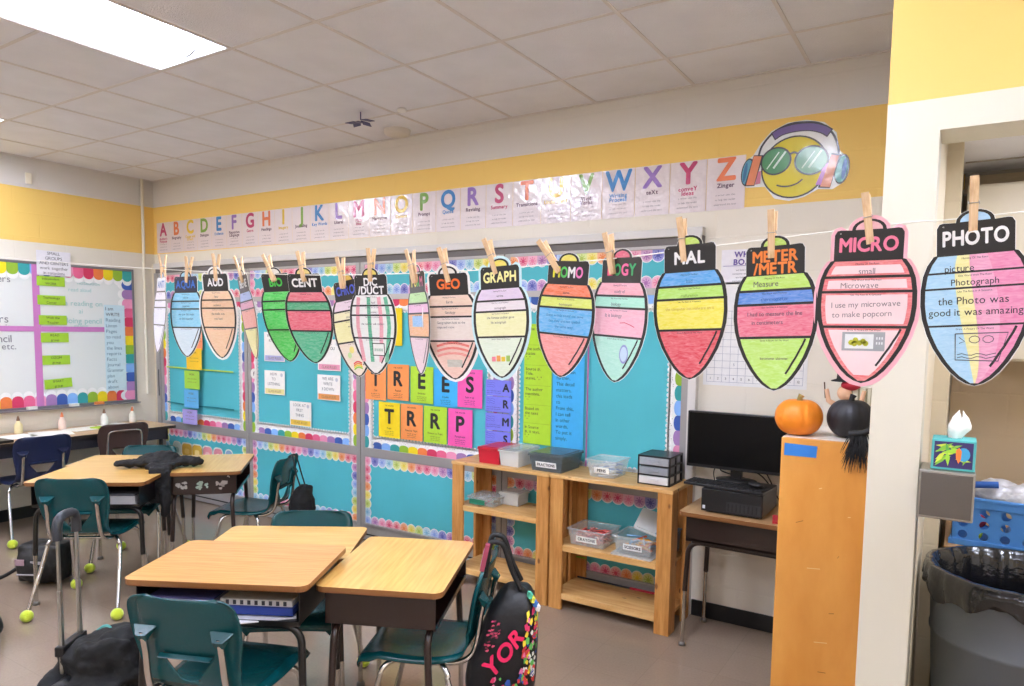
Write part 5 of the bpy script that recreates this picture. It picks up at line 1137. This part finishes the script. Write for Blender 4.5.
o = MB().tube([(-.05, 0, 0), (.05, 0, .01)], .014, P('#2f5fae'), 10).tube([(-.055, 0, 0), (-.05, 0, 0)], .016, P('#d8d8d8'), 10).build('packet_roll', loc=(.11, 3.45, 1.055)); tag(o, 'blue rolled packet on top of the bags in the crate', 'packet')
for i, (x, y, z, c, nm) in enumerate([(.10, 3.44, .91, '#a83250', 'dark pink'), (.09, 3.435, .86, '#b7cf3e', 'lime green'), (.16, 3.45, .87, '#d8c9a0', 'tan'), (.22, 3.44, .88, '#6f8fbf', 'grey blue')]):
    o = MB().sphere((0, 0, 0), .028, P(c), 10).build('toy_ball', loc=(x, y, z)); tag(o, '%s ball showing through the holes of the blue crate' % nm, 'ball')

# ================================================================ BAGS, JACKETS, TROLLEY
blk = mat('black_cloth', '#0c0d11', rough=.8, bump=.3, bscale=45); blk2 = mat('black_nylon', '#0f1015', rough=.5, bump=.3, bscale=30)
# jacket thrown over the junction of the far desks, sleeve hanging down
zz = .755
jk = soft('black_jacket', [('e', (-.02, .02, .026), (.24, .085, .034)), ('e', (.05, .05, .05), (.13, .075, .05)), ('e', (-.06, .03, .045), (.10, .07, .04)), ('e', (.24, .045, .03), (.15, .065, .035)), ('e', (.33, .03, .028), (.07, .055, .030)), ('e', (-.22, -.01, .022), (.11, .05, .026)), ('e', (-.29, -.02, .02), (.05, .042, .022)),
   ('b', (.10, -.09, .02), (.19, .17, .035), -.2), ('b', (.13, -.185, -.09), (.17, .045, .24), .1), ('t', [(.10, -.18, .0), (.07, -.20, -.12), (.0, -.205, -.19), (-.05, -.20, -.25)], (.035, .02)), ('t', [(.15, -.185, -.1), (.17, -.19, -.22), (.165, -.185, -.30)], (.045, .03)), ('e', (.0, -.02, .035), (.1, .06, .035))], blk, .009, .028, .05, (-4.36, 2.575, zz), R(36), smooth=3); jk.scale = (.74, .9, .95); tag(jk, 'black hooded jacket thrown across the far desks with one sleeve hanging down', 'jacket')
# trolley backpack handle in the left foreground
t = empty('trolley_backpack', (TRX, TRY, 0), R(TRR)); tag(t, 'black trolley backpack with a raised metal handle in the left foreground', 'backpack')
alm = mat('handle_aluminium', '#a9a8a4', rough=.3, metal=.9)
for s in (-1, 1):
    MB().bx(s*HW2-.009, s*HW2+.009, -.007, .007, .34, .68, alm).build('handle_tube', t, bevel=.003)
    MB().bx(s*HW2-.0065, s*HW2+.0065, -.005, .005, .68, HTOP, alm).build('handle_tube', t, bevel=.002)
MB().bx(-HW2-.02, HW2+.02, -.018, .018, .43, .47, mat('black_plastic', '#1b1b1e')).build('handle_bracket', t, bevel=.006)
MB().tube(bez([(-HW2, 0, HTOP-.06), (-HW2, 0, HTOP-.01), (-HW2*.6, 0, HTOP+.02), (HW2*.6, 0, HTOP+.02), (HW2, 0, HTOP-.01), (HW2, 0, HTOP-.06)], 5), .017, mat('grip_dark', '#2b3038', rough=.35), 12).build('handle_grip', t)
soft('pack_body', [('b', (0, .10, .19), (.28, .20, .34)), ('e', (0, .12, .20), (.14, .12, .19))], blk2, .014, .02, .08, parent=t)
for s in (-1, 1): MB().tube([(s*.12-.012, 0, .03), (s*.12+.012, 0, .03)], .03, mat('black_plastic', '#1b1b1e'), 16).build('wheel', t)
# puffy black jacket beside it with teal bit
o = soft('puffer_jacket', [('e', (0, 0, .07), (.17, .14, .075)), ('e', (.04, .02, .11), (.12, .11, .06)), ('t', [(-.1, -.05, .06), (0, -.09, .12), (.10, -.08, .11), (.15, -.1, .02)], .045), ('t', [(-.14, 0, .03), (-.15, -.10, -.02), (-.10, -.16, -.10), (-.06, -.17, -.2)], .045), ('t', [(.13, .02, .06), (.18, -.06, .0), (.19, -.10, -.12), (.17, -.12, -.24)], .05), ('b', (.03, -.15, -.1), (.2, .05, .26))], blk, .012, .04, .06, (PJX, PJY, .335), .55); tag(o, 'black puffy jacket heaped over the trolley backpack', 'jacket')
o = MB().tube([tuple(v) for v in bez([(-.05, 0, 0), (-.01, .02, .03), (.05, .01, .02), (.06, -.02, 0)], 6)], .011, mat('teal_strap', '#3f8f86', rough=.5), 8).build('teal_strap', loc=(PJX-.05, PJY+.01, .455)); tag(o, 'teal plastic loop lying on top of the black puffy jacket', 'strap')
# dark bag at the left edge
o = soft('floor_bag', [('e', (0, 0, .1), (.2, .16, .10)), ('e', (-.1, 0, .14), (.14, .14, .12))], blk2, .014, .02, .08, (FBX, FBY, 0)); tag(o, 'black bag on the floor cut by the left edge of the picture', 'bag')
# backpack under the far chair
t = empty('school_backpack', (-4.92, 2.16, 0), R(30)); tag(t, 'black and pinkish backpack on the floor under the far desk cluster', 'backpack')
soft('pack_body', [('b', (0, 0, .14), (.28, .18, .24)), ('e', (0, -.06, .13), (.15, .1, .12))], blk2, .013, .015, .07, parent=t)
MB().bx(-.10, -.04, -.1555, -.150, .15, .19, P('#a98c96')).bx(.0, .07, -.1555, -.150, .16, .18, P('#a9a4aa')).bx(-.09, .06, -.1605, -.152, .09, .098, P('#b9b4bc')).build('pocket_trim', t, bevel=.002)
MB().tube(bez([(-.14, -.02, .12), (-.24, -.06, .05), (-.34, -.1, .015), (-.44, -.06, .012)], 6), .012, blk2, 8).build('shoulder_strap', t)
# small bag hanging on the far teal chair
bx_, by_ = -3.74, 3.21
t = empty('drawstring_bag', (bx_, by_, .40), R(27)); tag(t, 'small black bag hanging by its strap from the far teal chair', 'bag')
soft('bag_body', [('e', (.02, 0, .06), (.085, .10, .12)), ('e', (.02, .03, .13), (.06, .07, .07)), ('e', (.05, .07, .17), (.02, .02, .02))], blk, .01, .025, .05, parent=t)
MB().tube(bez([(.03, -.02, .16), (-.005, -.03, .28), (-.032, -.02, .392), (-.055, 0, .402), (-.075, 0, .385)], 6), .0055, blk2, 8).build('strap', t)
MB().tube(bez([(.04, .03, .16), (.0, .04, .28), (-.03, .03, .392), (-.055, .02, .402), (-.075, .02, .385)], 6), .0055, blk2, 8).build('strap', t)
# graffiti backpack on the foreground chair
t = empty('graffiti_backpack', (-1.392, 2.185, .478), rot=(0, R(12), R(31))); tag(t, 'black backpack with colourful graffiti lettering hanging on the side-on teal chair', 'backpack')
A_, B_, C_2 = .10, .155, .235; ex = 3.2
def sup(y, z): 
    q = 1-abs(y/B_)**ex-abs(z/C_2)**ex
    return -A_*max(q, 0)**(1/ex)
mb = MB(); vs = []; K, N = 24, 40; spw = lambda c, e: math.copysign(abs(c)**e, c)
for i in range(K+1):
    a = -PI/2+PI*i/K
    for k in range(N):
        b_ = 2*PI*k/N; e_ = 2/ex; vs.append((A_*spw(math.cos(a), e_)*spw(math.cos(b_), e_), B_*spw(math.cos(a), e_)*spw(math.sin(b_), e_), C_2*spw(math.sin(a), e_)+.012*math.sin(b_*3)*math.cos(a)))
mb.add(vs, [(i*N+k, i*N+(k+1) % N, (i+1)*N+(k+1) % N, (i+1)*N+k) for i in range(K) for k in range(N)], blk2, True)
RZ = Matrix.Rotation(-PI/2, 4, 'Z')      # the wide side turns towards the camera
# axes: local x = outward from the chair; camera looks at local -y; rotate so the flat side faces -y
tpr = lambda z: .88-.30*z/C_2
def rot(v): x, y, z = v; return (y*.86*tpr(z), x*1.15, z)
body = MB(); body.add([rot(v) for v in vs], [(i*N+k, (i+1)*N+k, (i+1)*N+(k+1) % N, i*N+(k+1) % N) for i in range(K) for k in range(N)], blk2, True)
g_ = MB(); rr = random.Random(12)
def onpack(pts, c, off=.002):
    out = []
    for u, v in pts:
        u = max(-B_*.93, min(B_*.93, u)); v = max(-C_2*.93, min(C_2*.93, v)); out.append((u*.86*tpr(v), sup(u, v)*1.15-off-.004, v))
    g_.add(out, [tuple(range(len(out)))], P(c))
def gtext(s, x, y, h, a, c, off=.004):
    tmp = MB(); tmp.text(s, 0, 0, h, 0, ink, bold=1)
    for f in tmp.f:
        pts = [(x+tmp.v[i][0]*math.cos(a)-tmp.v[i][1]*math.sin(a), y+tmp.v[i][0]*math.sin(a)+tmp.v[i][1]*math.cos(a)) for i in f]; onpack(pts, c, off)
cols = ['#e0356b', '#f2d43a', '#2f55a8', '#e8e8e4', '#d13a3a', '#62b85a', '#e77aa8']
for k in range(130):
    y = rr.uniform(-.22, .19); x = .075+.075*rr.random()-max(0, -y-.05)*.5*rr.random(); s = rr.uniform(.006, .016); a = rr.uniform(0, 3)
    if y < -.08: x = rr.uniform(-.06, .13)
    onpack([(x+s*math.cos(a+q)*(1 if i % 2 else .6), y+s*math.sin(a+q)) for i, q in enumerate((0, 1.3, 2.4, 3.4, 4.9))], rr.choice(cols), .001+.0001*k)
gtext('YOR', -.015, .02, .068, 1.0, '#e8235f', .010)
for k in range(26):
    x, y = -.10+rr.uniform(-.02, .03), .06+rr.uniform(-.06, .06); onpack([(x+.009*math.cos(q+k), y+.006*math.sin(q*1.3+k)) for q in (0, 1.2, 2.2, 3.3, 4.6)], rr.choice(['#b83a5a', '#7c2a44', '#d8506e']), .002+.0001*k)
body.v += g_.v and []
off_ = len(body.v)
for f_, mi_ in zip(g_.f, g_.m): body.f.append([i+off_ for i in f_]); body.m.append(body.mi(g_.mats[mi_])); body.sm.append(False)
body.v += g_.v
body.build('pack_body', t)
for s in (-1, 1): MB().tube(bez([(.0, s*.05, .235), (-.05, s*.045, .30), (-.095, s*.045, .375), (-.122, s*.045, .388), (-.148, s*.045, .37), (-.14, s*.05, .25)], 6), .010, blk2, 8).build('shoulder_strap', t)
MB().bx(-.165, -.148, -.085, -.055, .28, .38, P('#9c4058')).bx(-.167, -.165, -.083, -.057, .30, .36, P('#c8a3ad')).build('pink_tag', t, bevel=.004)
m = MB()
for i, c in enumerate(('#4fae8e', '#d9d84a', '#3f79c4', '#e8e8e4')): m.box((.035+.012*i, -.075-.002*i, .232-.012*i), (.012, .03, .02), P(c), .3)
m.build('patch', t)

# ================================================================ THINGS IN AND ON THE DESKS
def thing_box(name, label, cat, x, y, z, w, d, h, m, rz=0, group=None):
    o = MB().bx(-w/2, w/2, -d/2, d/2, 0, h, m).build(name, loc=(x, y, z), rot=(0, 0, rz), bevel=.0015); return tag(o, label, cat, group)
a = R(28.3); lc = lambda u, v: (-2.218+u*math.cos(a)-v*math.sin(a), 1.637+u*math.sin(a)+v*math.cos(a))
z0 = .79-.024-.125+.0045
x, y = lc(.12, -.02); thing_box('binder', 'blue binder lying in the open box of the redder grained desk', 'binder', x, y, z0+.012, .27, .30, .028, P('#27408f'), a)
x, y = lc(.10, -.06); thing_box('paper_sheets', 'loose white sheets under the blue binder, sticking out of the desk box', 'paper', x, y, z0, .24, .30, .006, P('#e9e9ee'), a+.35)
x, y = lc(.12, -.01); 
m = MB().bx(-.13, .13, -.15, .15, 0, .022, P('#d8d6d2')); m.M = Matrix.Translation((0, -.1505, .011)) @ Matrix.Rotation(PI/2, 4, 'X')
for k in range(9): m.rect(-.11+.026*k, -.008, -.098+.026*k, .008, .0006, P('#3a3a3e'))
o = m.build('composition_book', loc=(x, y, z0+.0415), rot=(0, 0, a)); tag(o, 'black and white marbled notebook on top of the blue binder', 'notebook')
x, y = lc(-.16, 0); thing_box('paper_stack', 'lilac and white papers at the left side of the redder grained desk box', 'paper', x, y, z0, .22, .30, .05, P('#b9b5cf'), a)
x, y = lc(-.16, 0); thing_box('workbook', 'thin purple workbook on the lilac papers in the foreground desk', 'book', x, y, z0+.051, .24, .30, .008, P('#54549a'), a)
a = R(37); lc = lambda u, v: (-4.426+u*math.cos(a)-v*math.sin(a), 2.278+u*math.sin(a)+v*math.cos(a))
x, y = lc(.14, -.04); thing_box('paper_stack', 'grey and white papers in the open box of the near far-cluster desk', 'paper', x, y, .601, .26, .32, .05, P('#b9b7b9'), a)
x, y = lc(.14, -.04); thing_box('folder', 'dark folder on the papers in the near far-cluster desk', 'folder', x, y, .652, .25, .31, .012, P('#55545c'), a)
# table below the whiteboard
tz = .749
for i, (y, x, w, d, rz, lab) in enumerate([(2.62, -6.42, .22, .28, .2, 'white sheet of paper on the long table behind the navy chair'), (2.88, -6.40, .3, .3, -.3, 'wide white sheets fanned on the long table right of the navy chair'), (3.18, -6.47, .22, .28, .1, 'white sheet on the long table below the pink tape'), (3.50, -6.5, .28, .22, .4, 'white sheets near the closet end of the long table')]):
    thing_box('paper_sheet', lab, 'paper', x, y, tz, w, d, .004, P('#f4f1e8'), rz, 'papers on the long table')
thing_box('tray', 'black tray at the left edge on the long table', 'tray', -6.24, 2.33, tz, .25, .3, .022, mat('black_plastic', '#1b1b1e'), .1)
thing_box('sticky_notes', 'lime green sticky notes on the long table behind the brown chair', 'sticky notes', -6.42, 3.28, tz+.001, .1, .1, .012, P('#b7d63a'), .3)
for i, (y, c, lab) in enumerate([(2.72, '#e7d9a6', 'cream coloured glue bottle, leftmost on the long table'), (3.06, '#efd3c2', 'pinkish glue bottle, second on the long table'), (3.42, '#eceae0', 'white glue bottle, third on the long table'), (3.68, '#efe9dc', 'off-white glue bottle nearest the closet corner')]):
    t = empty('glue_bottle', (-6.6, y, tz)); tag(t, lab, 'bottle', 'glue bottles on the long table')
    MB().lathe([(.0001, 0), (.028, 0), (.03, .01), (.03, .075), (.014, .10), (.012, .108), (.0001, .108)], P(c), n=16).build('bottle_body', t)
    MB().lathe([(.013, .108), (.012, .122), (.004, .15), (.0001, .15)], P('#d97a4a' if i % 2 else '#7c5a44'), n=12).build('cap', t)
for y, c, nm in ((3.42, '#e88a4e', 'orange'), (3.2, '#f0eee6', 'white'), (2.86, '#e9ece2', 'pale')):
    o = MB().box((0, 0, .012), (.04, .07, .024), P(c)).build('board_eraser', loc=(LWX+.045, y, .936)); tag(o, '%s eraser on the whiteboard marker tray' % nm, 'eraser')
# ================================================================ CAMERA
def camera():
    yaw, pitch, roll, f, cyp = -0.5656254, -0.0833719, 0.0143083, 705.1066, 390.2033
    cy_, sy_ = math.cos(yaw), math.sin(yaw)
    fo, r, u = Vector((sy_, cy_, 0)), Vector((cy_, -sy_, 0)), Vector((0, 0, 1))
    f2 = fo*math.cos(pitch)+u*math.sin(pitch); u2 = u*math.cos(pitch)-fo*math.sin(pitch)
    r3 = r*math.cos(roll)+u2*math.sin(roll); u3 = u2*math.cos(roll)-r*math.sin(roll)
    cd = bpy.data.cameras.new('camera'); cd.sensor_fit = 'HORIZONTAL'; cd.sensor_width = 36; cd.lens = f/1024*36
    cd.shift_y = (cyp-343)/1024; cd.clip_start = .05
    c = bpy.data.objects.new('camera', cd); COL.objects.link(c)
    M = Matrix.Identity(4)
    for i in range(3): M[i][0], M[i][1], M[i][2] = r3[i], u3[i], -f2[i]
    M[2][3] = 1.66
    c.matrix_world = M; scn.camera = c
camera()
w = bpy.data.worlds.new('world'); scn.world = w; w.use_nodes = True
w.node_tree.nodes['Background'].inputs[0].default_value = (1, 1, 1, 1); w.node_tree.nodes['Background'].inputs[1].default_value = .05
scn.view_settings.view_transform = 'Standard'; scn.view_settings.look = 'None'; scn.view_settings.gamma = 1; scn.view_settings.use_curve_mapping = False
scn.view_settings.exposure = 1.25
